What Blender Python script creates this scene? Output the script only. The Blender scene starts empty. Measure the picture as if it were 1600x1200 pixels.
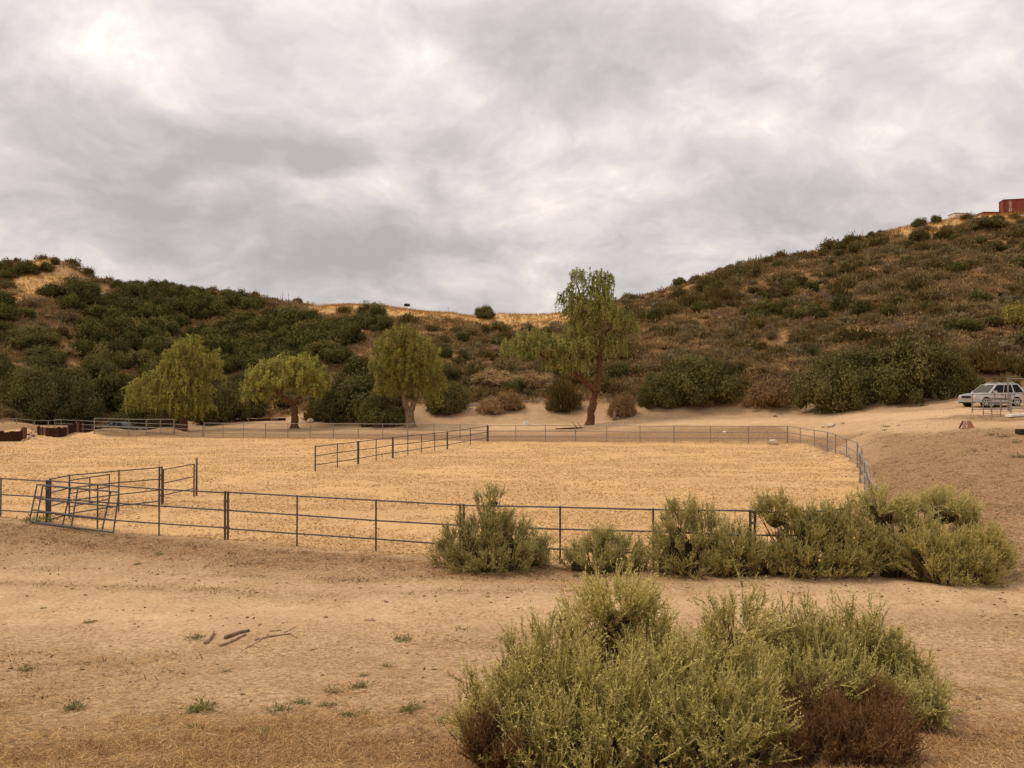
import bpy, bmesh, math, random
import numpy as np
from mathutils import Vector, Matrix
random.seed(7)
RNG = np.random.default_rng(11)
SC = bpy.context.scene
COL = SC.collection
F = 1200.0            # focal length in pixels of a 1600 px wide picture
CAMZ = 4.2
PITCH = math.atan(18 / F)

# ------------------------------------------------------------------ camera
cd = bpy.data.cameras.new("camera")
cam = bpy.data.objects.new("camera", cd)
COL.objects.link(cam)
cam.location = (0, 0, CAMZ)
cam.rotation_euler = (math.pi / 2 + PITCH, 0, 0)
cd.sensor_width = 36
cd.lens = 27
cd.clip_start = 0.1
cd.clip_end = 6000
SC.camera = cam

# ------------------------------------------------------------------ light
SUN_EL, SUN_AZ = math.radians(58), math.radians(-75)     # azimuth from +Y towards +X
world = bpy.data.worlds.new("World")
SC.world = world
world.use_nodes = True
nt = world.node_tree
nt.nodes.clear()


class NB:
    """small node-tree builder"""
    def __init__(s, nt): s.nt = nt
    def n(s, t, **kw):
        nd = s.nt.nodes.new(t)
        for k, v in kw.items():
            if k.startswith("i_"):
                nd.inputs[k[2:]].default_value = v
            else:
                setattr(nd, k, v)
        return nd
    def l(s, a, b): s.nt.links.new(a, b)
    def put(s, sock, v):
        if isinstance(v, bpy.types.NodeSocket): s.l(v, sock)
        elif v is not None: sock.default_value = v
    def math(s, op, a, b=None, c=None, clamp=False):
        nd = s.n("ShaderNodeMath", operation=op, use_clamp=clamp)
        for i, v in enumerate((a, b, c)): s.put(nd.inputs[i], v)
        return nd.outputs[0]
    def vmath(s, op, a, b=None):
        nd = s.n("ShaderNodeVectorMath", operation=op)
        s.put(nd.inputs[0], a)
        if b is not None: s.put(nd.inputs[1], b)
        return nd.outputs[0] if op not in ("LENGTH", "DOT_PRODUCT", "DISTANCE") else nd.outputs["Value"]
    def mix(s, f, a, b, blend="MIX"):
        nd = s.n("ShaderNodeMix", data_type="RGBA", blend_type=blend)
        s.put(nd.inputs[0], f); s.put(nd.inputs[6], a); s.put(nd.inputs[7], b)
        return nd.outputs[2]
    def noise(s, vec, scale, detail=4, rough=0.55, dist=0.0):
        nd = s.n("ShaderNodeTexNoise")
        if vec is not None: s.l(vec, nd.inputs["Vector"])
        nd.inputs["Scale"].default_value = scale
        nd.inputs["Detail"].default_value = detail
        nd.inputs["Roughness"].default_value = rough
        nd.inputs["Distortion"].default_value = dist
        return nd.outputs[0]
    def mapr(s, v, a, b, c=0.0, d=1.0, smooth=False):
        nd = s.n("ShaderNodeMapRange")
        if smooth: nd.interpolation_type = "SMOOTHSTEP"
        s.l(v, nd.inputs[0])
        for i, q in enumerate((a, b, c, d)): nd.inputs[i + 1].default_value = q
        return nd.outputs[0]
    def attr(s, name):
        nd = s.n("ShaderNodeAttribute"); nd.attribute_name = name
        return nd.outputs["Fac"]


def rgb(r, g, b): return (r, g, b, 1.0)


b = NB(nt)
out = b.n("ShaderNodeOutputWorld")
bgn = b.n("ShaderNodeBackground")
tc = b.n("ShaderNodeTexCoord")
sky = b.n("ShaderNodeTexSky")
sky.sky_type = "NISHITA"
sky.sun_disc = False
sky.sun_elevation = SUN_EL
sky.sun_rotation = SUN_AZ
DIR = tc.outputs["Generated"]
sep = b.n("ShaderNodeSeparateXYZ"); b.l(DIR, sep.inputs[0])
zc = b.math("MAXIMUM", sep.outputs[2], 0.0)
den = b.math("ADD", zc, 0.42)
px_ = b.math("DIVIDE", sep.outputs[0], den)
py_ = b.math("DIVIDE", sep.outputs[1], den)
cmb = b.n("ShaderNodeCombineXYZ"); b.l(px_, cmb.inputs[0]); b.l(py_, cmb.inputs[1])
P = cmb.outputs[0]
P2 = b.vmath("ADD", P, (3.7, 1.9, 0.4))
warp = b.n("ShaderNodeTexNoise", i_Scale=2.2, i_Detail=5)
b.l(P2, warp.inputs["Vector"])
wv = b.vmath("SCALE", warp.outputs["Color"]); wv.node.inputs["Scale"].default_value = 0.34
PW = b.vmath("ADD", P2, wv)
nbig = b.noise(PW, 2.0, 10, 0.56, 0.1)
nmid = b.noise(PW, 5.0, 9, 0.60, 0.1)
dens = b.math("ADD", b.math("MULTIPLY", nbig, 0.62), b.math("MULTIPLY", nmid, 0.38))


def blob(pxp, pyp, rx, ry, amp):
    """one real cloud (or gap) at a place in the sky, its outline broken by the noise"""
    v = Vector(((pxp - 800) / F, 1, (618 - pyp) / F)).normalized()
    cx, cy = v.x / (v.z + .42), v.y / (v.z + .42)
    # local scale of the plane per picture pixel
    v2 = Vector(((pxp + 1 - 800) / F, 1, (618 - pyp) / F)).normalized()
    sx = abs(v2.x / (v2.z + .42) - cx)
    v3 = Vector(((pxp - 800) / F, 1, (618 - pyp - 1) / F)).normalized()
    sy = abs(v3.y / (v3.z + .42) - cy)
    d = b.vmath("SUBTRACT", b.vmath("SUBTRACT", PW, (3.7 + .17, 1.9 + .17, .4 + .17)), (cx, cy, 0))
    mp = b.vmath("MULTIPLY", d, (1 / (rx * sx), 1 / (ry * sy), 0.0))
    ln = b.vmath("LENGTH", mp)
    g = b.mapr(ln, 0.0, 1.6, 1.0, 0.0, True)
    return b.math("MULTIPLY", g, amp)


for bb in ((340, 215, 110, 45, -.10), (420, 250, 150, 38, -.15), (530, 240, 60, 45, -.14), (150, 300, 150, 70, -.09), (350, 110, 110, 80, .03), (350, 165, 60, 30, .09), (620, 300, 60, 30, .08),
           (600, 385, 230, 45, -.09), (1000, 50, 420, 90, -.05), (820, 170, 180, 70, -.05), (1300, 150, 300, 60, -.06), (1050, 215, 260, 40, .06),
           (90, 50, 140, 70, -.07), (820, 290, 170, 60, .06)):
    dens = b.math("ADD", dens, blob(*bb))
PL = b.vmath("ADD", PW, (-0.03, 0.05, 0.0))
n2 = b.noise(PL, 2.0, 10, 0.56, 0.1); n3 = b.noise(PL, 5.0, 9, 0.60, 0.1)
relief = b.math("SUBTRACT", b.math("ADD", b.math("MULTIPLY", n2, .62), b.math("MULTIPLY", n3, .38)), b.math("ADD", b.math("MULTIPLY", nbig, 0.62), b.math("MULTIPLY", nmid, 0.38)))
puff = b.noise(PW, 11.0, 6, 0.6, 0.2)
dens = b.math("ADD", dens, b.math("MULTIPLY", relief, 1.15))
dens = b.math("ADD", dens, b.math("MULTIPLY", b.math("SUBTRACT", puff, .5), .10))
t = b.mapr(dens, 0.365, 0.66, 0.0, 1.0)
cr = b.n("ShaderNodeValToRGB")
b.l(t, cr.inputs[0])
cr.color_ramp.elements[0].position = 0.0
cr.color_ramp.elements[0].color = rgb(.395, .363, .360)
cr.color_ramp.elements[1].position = 1.0
cr.color_ramp.elements[1].color = rgb(.93, .82, .745)
for p_, c_ in ((.30, (.485, .446, .441)), (.55, (.59, .540, .526)), (.78, (.71, .640, .600))):
    e = cr.color_ramp.elements.new(p_); e.color = rgb(*c_)
hz = b.mapr(zc, 0.0, 0.20, 0.45, 0.0, True)
ccol = b.mix(hz, cr.outputs[0], rgb(.535, .50, .50))
grad = b.math("MULTIPLY_ADD", zc, 0.85, 0.76)          # overcast skies are brighter towards the zenith; gain raised to light the ground
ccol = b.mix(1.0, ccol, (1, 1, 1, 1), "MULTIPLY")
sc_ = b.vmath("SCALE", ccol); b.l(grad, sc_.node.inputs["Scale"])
skyd = b.vmath("SCALE", sky.outputs[0]); skyd.node.inputs["Scale"].default_value = 0.10
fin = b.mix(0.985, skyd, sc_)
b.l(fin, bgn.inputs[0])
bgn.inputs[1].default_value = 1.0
b.l(bgn.outputs[0], out.inputs[0])

sl = bpy.data.lights.new("sun", "SUN")
so = bpy.data.objects.new("sun", sl)
COL.objects.link(so)
sl.energy = 1.5
sl.angle = math.radians(12)
sl.color = (1.0, 0.86, 0.68)
sv = Vector((math.cos(SUN_EL) * math.sin(SUN_AZ), math.cos(SUN_EL) * math.cos(SUN_AZ), math.sin(SUN_EL)))
so.rotation_euler = (-sv).to_track_quat("-Z", "Y").to_euler()

SC.view_settings.view_transform = "Standard"
SC.view_settings.look = "None"
SC.view_settings.exposure = 0.40
SC.view_settings.gamma = 1.0
SC.view_settings.use_curve_mapping = False
SC.cycles.max_bounces = 5
SC.cycles.diffuse_bounces = 3
SC.cycles.transparent_max_bounces = 4

# ------------------------------------------------------------------ numpy helpers


def _hash(ix, iy, seed):
    h = (ix.astype(np.int64) * 374761393 + iy.astype(np.int64) * 668265263 + seed * 974634777) & 0x7FFFFFFF
    h = ((h ^ (h >> 13)) * 1274126177) & 0x7FFFFFFF
    return ((h ^ (h >> 16)) & 0xFFFFF) / float(0xFFFFF)


def vnoise(x, y, seed=0):
    ix, iy = np.floor(x), np.floor(y)
    fx, fy = x - ix, y - iy
    fx = fx * fx * (3 - 2 * fx); fy = fy * fy * (3 - 2 * fy)
    a = _hash(ix, iy, seed); b_ = _hash(ix + 1, iy, seed); c = _hash(ix, iy + 1, seed); d = _hash(ix + 1, iy + 1, seed)
    return (a + (b_ - a) * fx) * (1 - fy) + (c + (d - c) * fx) * fy


def fbm(x, y, seed=0, oct=4):
    s, a, t = 0, .5, 0
    for i in range(oct):
        s = s + a * vnoise(x * 2 ** i + 17.3 * i, y * 2 ** i - 9.1 * i, seed + i); t += a; a *= .5
    return s / t


def sstep(x, a, b_):
    t = np.clip((x - a) / (b_ - a), 0, 1)
    return t * t * (3 - 2 * t)


# ------------------------------------------------------------------ the lie of the land
def NEAR(last): return [(0, 2.6), (3, 2.25), (6, 1.35), (8, .9), (11, .5), (14, .32), (18, .22)] + last
BASE = {   # measured from the middle of the picture: azimuth column -> profile (distance, height)
    -500: NEAR([(30, .3), (60, .4), (72, 1.2), (80, 2)]),
    -100: NEAR([(25, .25), (26.5, .03), (70, 0), (70.4, 0.02), (71.6, .85), (82, 1.2)]),
    0: NEAR([(25, .25), (26.5, .03), (70.5, 0), (70.8, .02), (71.9, .85), (83, 1.25)]),
    28: NEAR([(24.6, .25), (26, .03), (70.5, 0), (70.8, .02), (71.9, .85), (85, 1.25)]),
    41: NEAR([(24.3, .25), (25.8, .03), (72.5, 0), (72.8, .02), (74, .85), (86, 1.2)]),
    50: NEAR([(24, .25), (25.5, .03), (68, 0), (77, .75), (86, 1.1)]),
    60: NEAR([(24, .25), (25.5, .03), (79.2, 0), (79.4, .02), (80.5, .72), (88, 1.0)]),
    95: NEAR([(23.8, .22), (25, .02), (76.8, 0), (77.1, .02), (78.2, .9), (88, .9)]),
    138: NEAR([(23.2, .2), (24.5, .01), (79, 0), (82.8, .02), (83.9, .75), (90, .8)]),
    157: NEAR([(23, .2), (24.3, .01), (80, 0), (82.5, .4), (86, .3), (92, .6)]),
    175: NEAR([(22.8, .18), (24, 0), (84, -.08), (90, .1), (93, .5)]),
    300: NEAR([(22.4, .12), (23, 0), (74, 0), (80, .12), (89, .3), (95, 1.0), (100, 2.2)]),
    365: NEAR([(22, .1), (23, 0), (74, 0), (80, .15), (88, .55), (92, 1.1), (98, 1.7), (101, 2.6)]),
    450: NEAR([(20.8, .08), (22, 0), (72, 0), (80, .2), (88, .6), (92, 1.2), (98, 1.7), (101, 2.6)]),
    520: NEAR([(20.5, .06), (22, 0), (70, 0), (80, .35), (86, .8), (90, 1.5), (95, 2.6)]),
    640: NEAR([(20, .05), (21, 0), (68, 0), (72, .15), (80, .6), (84, 1.1), (88, 2.2), (92, 3.4)]),
    760: NEAR([(19.5, .05), (21, 0), (66, 0), (70, .15), (80, .8), (84, 1.3), (88, 2.4), (92, 3.5)]),
    900: NEAR([(19, .05), (20, 0), (66, 0), (70, .3), (80, .93), (84, 1.6), (88, 2.8), (91, 3.9)]),
    1060: NEAR([(18.5, .05), (20, 0), (64.5, 0), (70, 1.0), (75, 1.58), (79, 2.0), (82, 3.2), (85, 4.2)]),
    1150: NEAR([(18.5, .05), (20, 0), (64.5, 0), (69, 1.1), (74, 1.7), (78, 2.15), (81, 3.3), (84, 4.4)]),
    1230: NEAR([(18, .07), (20, 0), (64.5, 0), (68, 1.3), (72, 1.9), (76, 2.4), (79, 3.6)]),
    1290: NEAR([(17.5, .1), (20, 0), (54, 0), (60, .8), (66, 1.6), (71, 2.1), (75, 2.9), (78, 4)]),
    1340: NEAR([(17, .15), (20, .02), (44.5, 0), (50, .7), (60, 1.8), (65, 2.3), (70, 2.6), (74, 3.6)]),
    1375: NEAR([(16.5, .2), (21, .15), (26, .25), (40, .75), (50, 1.4), (60, 2.3), (65, 2.6), (69, 2.9), (73, 4)]),
    1500: NEAR([(17, .25), (22, .5), (30, 1.05), (45, 2.25), (55, 3.0), (59, 3.4), (64, 3.6), (68, 4.0), (72, 5.4)]),
    1600: NEAR([(17, .25), (22, .6), (30, 1.25), (45, 2.6), (55, 3.2), (59, 3.42), (66, 3.7), (70, 4.6), (74, 6)]),
    1800: NEAR([(17, .25), (30, 1.5), (45, 2.8), (59, 3.5), (66, 4.2), (74, 7)]),
    2100: NEAR([(17, .3), (30, 1.8), (45, 3.2), (60, 5), (74, 9)]),
}
RIDGE = [(-500, 400, 150), (-200, 402, 140), (0, 414, 136), (40, 410, 136), (85, 407, 136), (110, 417, 136), (135, 430, 137), (160, 440, 138), (200, 445, 138),
         (240, 449, 139), (300, 456, 140), (345, 461, 141), (400, 466, 142), (440, 472, 143), (500, 478, 144), (545, 478, 145), (600, 484, 146), (640, 485, 146),
         (700, 490, 147), (750, 493, 148), (820, 492, 148), (870, 490, 147), (920, 484, 146), (960, 474, 146), (990, 466, 146), (1020, 458, 146), (1050, 448, 146),
         (1100, 432, 147), (1150, 416, 147), (1200, 406, 148), (1250, 395, 149), (1300, 385, 150), (1350, 372, 151), (1400, 360, 152), (1450, 349, 153),
         (1500, 339, 154), (1560, 332, 155), (1600, 331, 155), (1700, 322, 156), (2100, 310, 158)]
UPX = np.arange(-380, 1985, 5.0)
DG = np.concatenate([np.arange(0, 60, .5), np.arange(60, 100, .2), np.arange(100, 200, .5), np.geomspace(200, 4000, 40)])
_rx = np.array([r[0] for r in RIDGE], float)


def _ridge(px): return np.interp(px, _rx, [r[1] for r in RIDGE]), np.interp(px, _rx, [r[2] for r in RIDGE])


_cols = []
for k in sorted(BASE):
    prof = BASE[k]
    df, zf = prof[-1]
    ry, rd = _ridge(k)
    zr = CAMZ + (618 - ry) * rd / F
    ds = [p[0] for p in prof]; zs = [p[1] for p in prof]
    slope0 = (prof[-1][1] - prof[-2][1]) / (prof[-1][0] - prof[-2][0])
    for s in np.linspace(.08, 1, 12):
        ds.append(df + (rd - df) * s)
        zs.append(zf + (zr - zf) * (1 - (1 - s) ** 1.13) if k < 700 else zf + (zr - zf) * (1 - (1 - s) ** 1.08))
    _cols.append((k, np.interp(DG, ds, zs), rd))
_kx = np.array([c[0] for c in _cols], float)
TAB = np.zeros((len(UPX), len(DG)))
for j in range(len(DG)):
    TAB[:, j] = np.interp(UPX, _kx, [c[1][j] for c in _cols])
# the crest of each azimuth, from the ridge line
RYc, RDc = _ridge(UPX)
ZRc = CAMZ + (618 - RYc) * RDc / F
for i in range(len(UPX)):
    jd = np.interp(RDc[i], DG, np.arange(len(DG)))
    zr_now = np.interp(RDc[i], DG, TAB[i])
    w = sstep(DG, 92, RDc[i])
    TAB[i] += (ZRc[i] - zr_now) * w
    m = DG > RDc[i]
    e = DG[m] - RDc[i]
    TAB[i][m] = ZRc[i] - .12 * e * np.clip(e / 8, 0, 1) - .0  # rolls over the crest
    TAB[i][m] = np.maximum(TAB[i][m], -2 + 0 * e)
ker = np.array([1, 2, 1.]); ker /= ker.sum()
TAB = np.apply_along_axis(lambda c: np.convolve(np.pad(c, 1, "edge"), ker, "valid"), 0, TAB)

ARENA = np.array([(-60, 41), (-16.7, 25.1), (-8.2, 22.0), (-3.6, 20.5), (1.2, 18.8), (5.3, 17.1), (8.5, 17), (10.4, 20), (11.7, 25), (13.9, 30), (16.4, 36), (19.9, 44.4),
                  (20.9, 48), (22, 54), (23, 60), (23.2, 65), (13, 65.8), (-2.2, 68.6), (-15, 72), (-30, 75.4), (-42, 77.6), (-43.6, 79.6), (-45, 76.3), (-48.6, 78.6), (-47.6, 71.6), (-46.8, 69.8), (-75, 69)], float)
BUMPS = [(-41.6, 79.6, 2.3, 1.6, .90), (-38.6, 80.5, 1.6, 1.4, .35), (-35.9, 79.6, 2.0, 1.5, .85)]


def poly_dist(poly, x, y):
    """signed distance to a closed polygon, positive inside"""
    d = np.full(x.shape, 1e9); ins = np.zeros(x.shape, bool)
    n = len(poly)
    for i in range(n):
        x0, y0 = poly[i]; x1, y1 = poly[(i + 1) % n]
        ex, ey = x1 - x0, y1 - y0
        t = np.clip(((x - x0) * ex + (y - y0) * ey) / (ex * ex + ey * ey), 0, 1)
        d = np.minimum(d, np.hypot(x - x0 - t * ex, y - y0 - t * ey))
        c = ((y0 > y) != (y1 > y)) & (x < ex * (y - y0) / (ey + 1e-12) + x0)
        ins ^= c
    return np.where(ins, d, -d)


def line_dist(pts, x, y):
    d = np.full(x.shape, 1e9)
    for (x0, y0), (x1, y1) in zip(pts[:-1], pts[1:]):
        ex, ey = x1 - x0, y1 - y0
        t = np.clip(((x - x0) * ex + (y - y0) * ey) / (ex * ex + ey * ey), 0, 1)
        d = np.minimum(d, np.hypot(x - x0 - t * ex, y - y0 - t * ey))
    return d


TH = math.radians(41)


def H(x, y):
    x = np.asarray(x, float); y = np.asarray(y, float)
    r = np.hypot(x, y); th = np.arctan2(x, y)
    tcl = np.clip(th, -TH, TH)
    u = np.tan(tcl); d = r * np.cos(tcl)
    iu = np.clip(np.interp(u * F + 800, UPX, np.arange(len(UPX))), 0, len(UPX) - 1.001)
    jd = np.clip(np.interp(d, DG, np.arange(len(DG))), 0, len(DG) - 1.001)
    i0 = iu.astype(int); j0 = jd.astype(int); fi = iu - i0; fj = jd - j0
    z = (TAB[i0, j0] * (1 - fi) + TAB[i0 + 1, j0] * fi) * (1 - fj) + (TAB[i0, j0 + 1] * (1 - fi) + TAB[i0 + 1, j0 + 1] * fi) * fj
    rd = np.interp(u * F + 800, UPX, RDc)
    behind = sstep(np.abs(th), math.radians(60), math.radians(120))
    z = z * (1 - behind) + np.minimum(z, 2.3 + .02 * r) * behind
    # hill relief, fading at the foot and at the crest
    s = (d - 92) / (rd - 92)
    m = np.clip(s * 5, 0, 1) * np.clip((1.02 - s) * 6, 0.12, 1) * (s > 0)
    m = np.where(d > rd, .3, m)
    z = z + m * ((fbm(x / 14, y / 14, 3, 3) - .5) * 4.0 + (fbm(x / 3.2, y / 3.2, 9, 3) - .5) * 1.1)
    # small relief of the flat ground
    fl = 1 - np.clip((d - 60) / 30, 0, 1)
    ina = sstep(poly_dist(ARENA, x, y), -.3, 1.5) if x.size > 3 else 0.0
    amp = .16 * (1 - ina) + .04
    z = z + fl * amp * (fbm(x / 1.7, y / 1.3, 21, 4) - .5) * (1 - behind)
    for bx, by, rx_, ry_, bh in BUMPS:
        z = z + bh * np.exp(-((x - bx) / rx_) ** 2 - ((y - by) / ry_) ** 2)
    return z


def Hs(x, y): return float(H(np.array([x]), np.array([y]))[0])


cp, sp_ = math.cos(PITCH), math.sin(PITCH)


def ray(px, py):
    v = (600 - py) / F
    return (px - 800) / F, cp - sp_ * v, sp_ + cp * v


def at(px, py, d):
    """the place seen at picture position (px, py), d metres ahead"""
    rx_, ry_, rz_ = ray(px, py)
    return Vector((rx_ / ry_ * d, d, CAMZ + rz_ / ry_ * d))


_dd = np.arange(4.5, 175, .1)


def hit(px, py):
    rx_, ry_, rz_ = ray(px, py)
    xs = rx_ / ry_ * _dd; zs = CAMZ + rz_ / ry_ * _dd
    g = H(xs, _dd)
    k = np.where(g >= zs)[0]
    if len(k) == 0:
        k = [int(np.argmin(np.where(_dd > 80, np.abs(zs - g), 1e9)))]
    i = k[0]
    return Vector((xs[i], _dd[i], g[i]))


def project(x, y, z):
    dy = y * cp + (z - CAMZ) * sp_
    dz = -y * sp_ + (z - CAMZ) * cp
    return 800 + F * x / dy, 600 - F * dz / dy


# ------------------------------------------------------------------ object helpers
def mesh_np(name, V, T, mat=None, attrs=None, smooth=False):
    """mesh from arrays: T is (n,3) or (n,4)"""
    me = bpy.data.meshes.new(name)
    V = np.asarray(V, np.float32); T = np.asarray(T, np.int32)
    k = T.shape[1]
    me.vertices.add(len(V)); me.vertices.foreach_set("co", V.ravel())
    me.loops.add(T.size); me.loops.foreach_set("vertex_index", T.ravel())
    me.polygons.add(len(T)); me.polygons.foreach_set("loop_start", np.arange(0, T.size, k, dtype=np.int32))
    me.polygons.foreach_set("use_smooth", np.full(len(T), smooth))
    for an, av in (attrs or {}).items():
        a = me.attributes.new(an, "FLOAT", "POINT"); a.data.foreach_set("value", np.asarray(av, np.float32))
    me.update(calc_edges=True)
    if mat: me.materials.append(mat)
    return me


def put(name, me, parent=None, loc=None):
    o = bpy.data.objects.new(name, me)
    COL.objects.link(o)
    if parent is not None: o.parent = parent
    if loc is not None: o.location = loc
    return o


def tag(o, label=None, cat=None, group=None, kind=None):
    if label: o["label"] = label
    if cat: o["category"] = cat
    if group: o["group"] = group
    if kind: o["kind"] = kind
    return o


def empty(name, loc, rz=0.0):
    o = put(name, None, None, loc); o.rotation_euler = (0, 0, rz); o.empty_display_size = .3
    return o


def copy_tree(o, parent=None):
    c = o.copy(); COL.objects.link(c)
    if parent is not None: c.parent = parent
    for ch in list(o.children): copy_tree(ch, c)
    return c


class MB:
    """collects boxes, tubes, sheets into one mesh"""
    def __init__(s): s.v = []; s.f = []; s.m = []
    def add(s, vs, fs):
        n = len(s.v); s.v += [tuple(p) for p in vs]; s.f += [tuple(i + n for i in f) for f in fs]
    def box(s, c, d, rz=0.0, rx=0.0, ry=0.0):
        R = Matrix.Rotation(rz, 3, "Z") @ Matrix.Rotation(ry, 3, "Y") @ Matrix.Rotation(rx, 3, "X")
        vs = [Vector(c) + R @ Vector((x * d[0] / 2, y * d[1] / 2, z * d[2] / 2)) for x in (-1, 1) for y in (-1, 1) for z in (-1, 1)]
        s.add(vs, [(0, 1, 3, 2), (4, 6, 7, 5), (0, 4, 5, 1), (2, 3, 7, 6), (0, 2, 6, 4), (1, 5, 7, 3)])
    def tube(s, pts, rad, sides=6, caps=True):
        pts = [Vector(p) for p in pts]
        if not hasattr(rad, "__len__"): rad = [rad] * len(pts)
        rings = []; up = None
        for i, p in enumerate(pts):
            t = (pts[min(i + 1, len(pts) - 1)] - pts[max(i - 1, 0)]).normalized()
            if up is None: up = Vector((0, 0, 1)) if abs(t.z) < .9 else Vector((1, 0, 0))
            a = t.cross(up).normalized(); bb = t.cross(a).normalized(); up = -bb if False else up
            if abs(t.dot(up)) > .95: a = t.orthogonal().normalized(); bb = t.cross(a)
            rings.append([p + (a * math.cos(q) + bb * math.sin(q)) * rad[i] for q in [2 * math.pi * k / sides for k in range(sides)]])
        vs = [v for r in rings for v in r]
        fs = []
        for i in range(len(pts) - 1):
            for k in range(sides):
                k2 = (k + 1) % sides
                fs.append((i * sides + k, i * sides + k2, (i + 1) * sides + k2, (i + 1) * sides + k))
        if caps:
            fs.append(tuple(range(sides))[::-1]); fs.append(tuple((len(pts) - 1) * sides + k for k in range(sides)))
        s.add(vs, fs)
    def build(s, name, mat, parent=None, loc=None, smooth=False):
        me = bpy.data.meshes.new(name)
        me.from_pydata(s.v, [], s.f)
        if smooth: me.polygons.foreach_set("use_smooth", [True] * len(me.polygons))
        me.materials.append(mat)
        return put(name, me, parent, loc)


# ------------------------------------------------------------------ materials
def new_mat(name):
    m = bpy.data.materials.new(name); m.use_nodes = True
    m.node_tree.nodes.clear()
    nb = NB(m.node_tree)
    o = nb.n("ShaderNodeOutputMaterial"); p = nb.n("ShaderNodeBsdfPrincipled")
    nb.l(p.outputs[0], o.inputs[0])
    return m, nb, p, o


def simple(name, col, rough=.6, metal=0.0, spec=.3, var=.25, scale=6.0, bump=0.0, coat=0.0):
    m, nb, p, o = new_mat(name)
    t_ = nb.n("ShaderNodeTexCoord")
    n1 = nb.noise(t_.outputs["Object"], scale, 6, .6)
    f = nb.mapr(n1, .3, .7, 0, 1)
    c = nb.mix(f, rgb(*[q * (1 - var) for q in col]), rgb(*[min(1, q * (1 + var)) for q in col]))
    nb.l(c, p.inputs["Base Color"])
    p.inputs["Roughness"].default_value = rough; p.inputs["Metallic"].default_value = metal
    p.inputs["Specular IOR Level"].default_value = spec
    p.inputs["Coat Weight"].default_value = coat
    if bump:
        bm_ = nb.n("ShaderNodeBump", i_Strength=.6, i_Distance=bump); nb.l(n1, bm_.inputs["Height"]); nb.l(bm_.outputs[0], p.inputs["Normal"])
    return m


def foliage(name, dark, light, dry=None, transl=.25, dryamt=0.0, tip=None, hue=.5):
    """leaf material: colour varies leaf by leaf (rnd), clump by clump and plant by plant"""
    m, nb, p, o = new_mat(name)
    oi = nb.n("ShaderNodeObjectInfo")
    r1 = nb.attr("rnd"); r2 = nb.attr("clump")
    f = nb.math("ADD", nb.math("MULTIPLY", r1, .5), nb.math("MULTIPLY", r2, .5))
    c = nb.mix(f, rgb(*dark), rgb(*light))
    if tip is not None:
        tt = nb.attr("tip"); c = nb.mix(nb.math("MULTIPLY", tt, .8), c, rgb(*tip))
    if dry is not None:
        q = nb.math("ADD", nb.math("MULTIPLY", oi.outputs["Random"], hue), nb.math("MULTIPLY", r2, 1 - hue))
        c = nb.mix(nb.mapr(q, 1 - dryamt - .15, 1 - dryamt + .3, 0, 1), c, rgb(*dry))
    v = nb.mapr(oi.outputs["Random"], 0, 1, .78, 1.2)
    sc = nb.vmath("SCALE", c); nb.l(v, sc.node.inputs["Scale"])
    nb.l(sc, p.inputs["Base Color"])
    p.inputs["Roughness"].default_value = .75; p.inputs["Specular IOR Level"].default_value = .05
    if transl:
        tr = nb.n("ShaderNodeBsdfTranslucent"); nb.l(sc, tr.inputs[0])
        ms = nb.n("ShaderNodeMixShader"); ms.inputs[0].default_value = transl
        nb.l(p.outputs[0], ms.inputs[1]); nb.l(tr.outputs[0], ms.inputs[2]); nb.l(ms.outputs[0], o.inputs[0])
    return m


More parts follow.
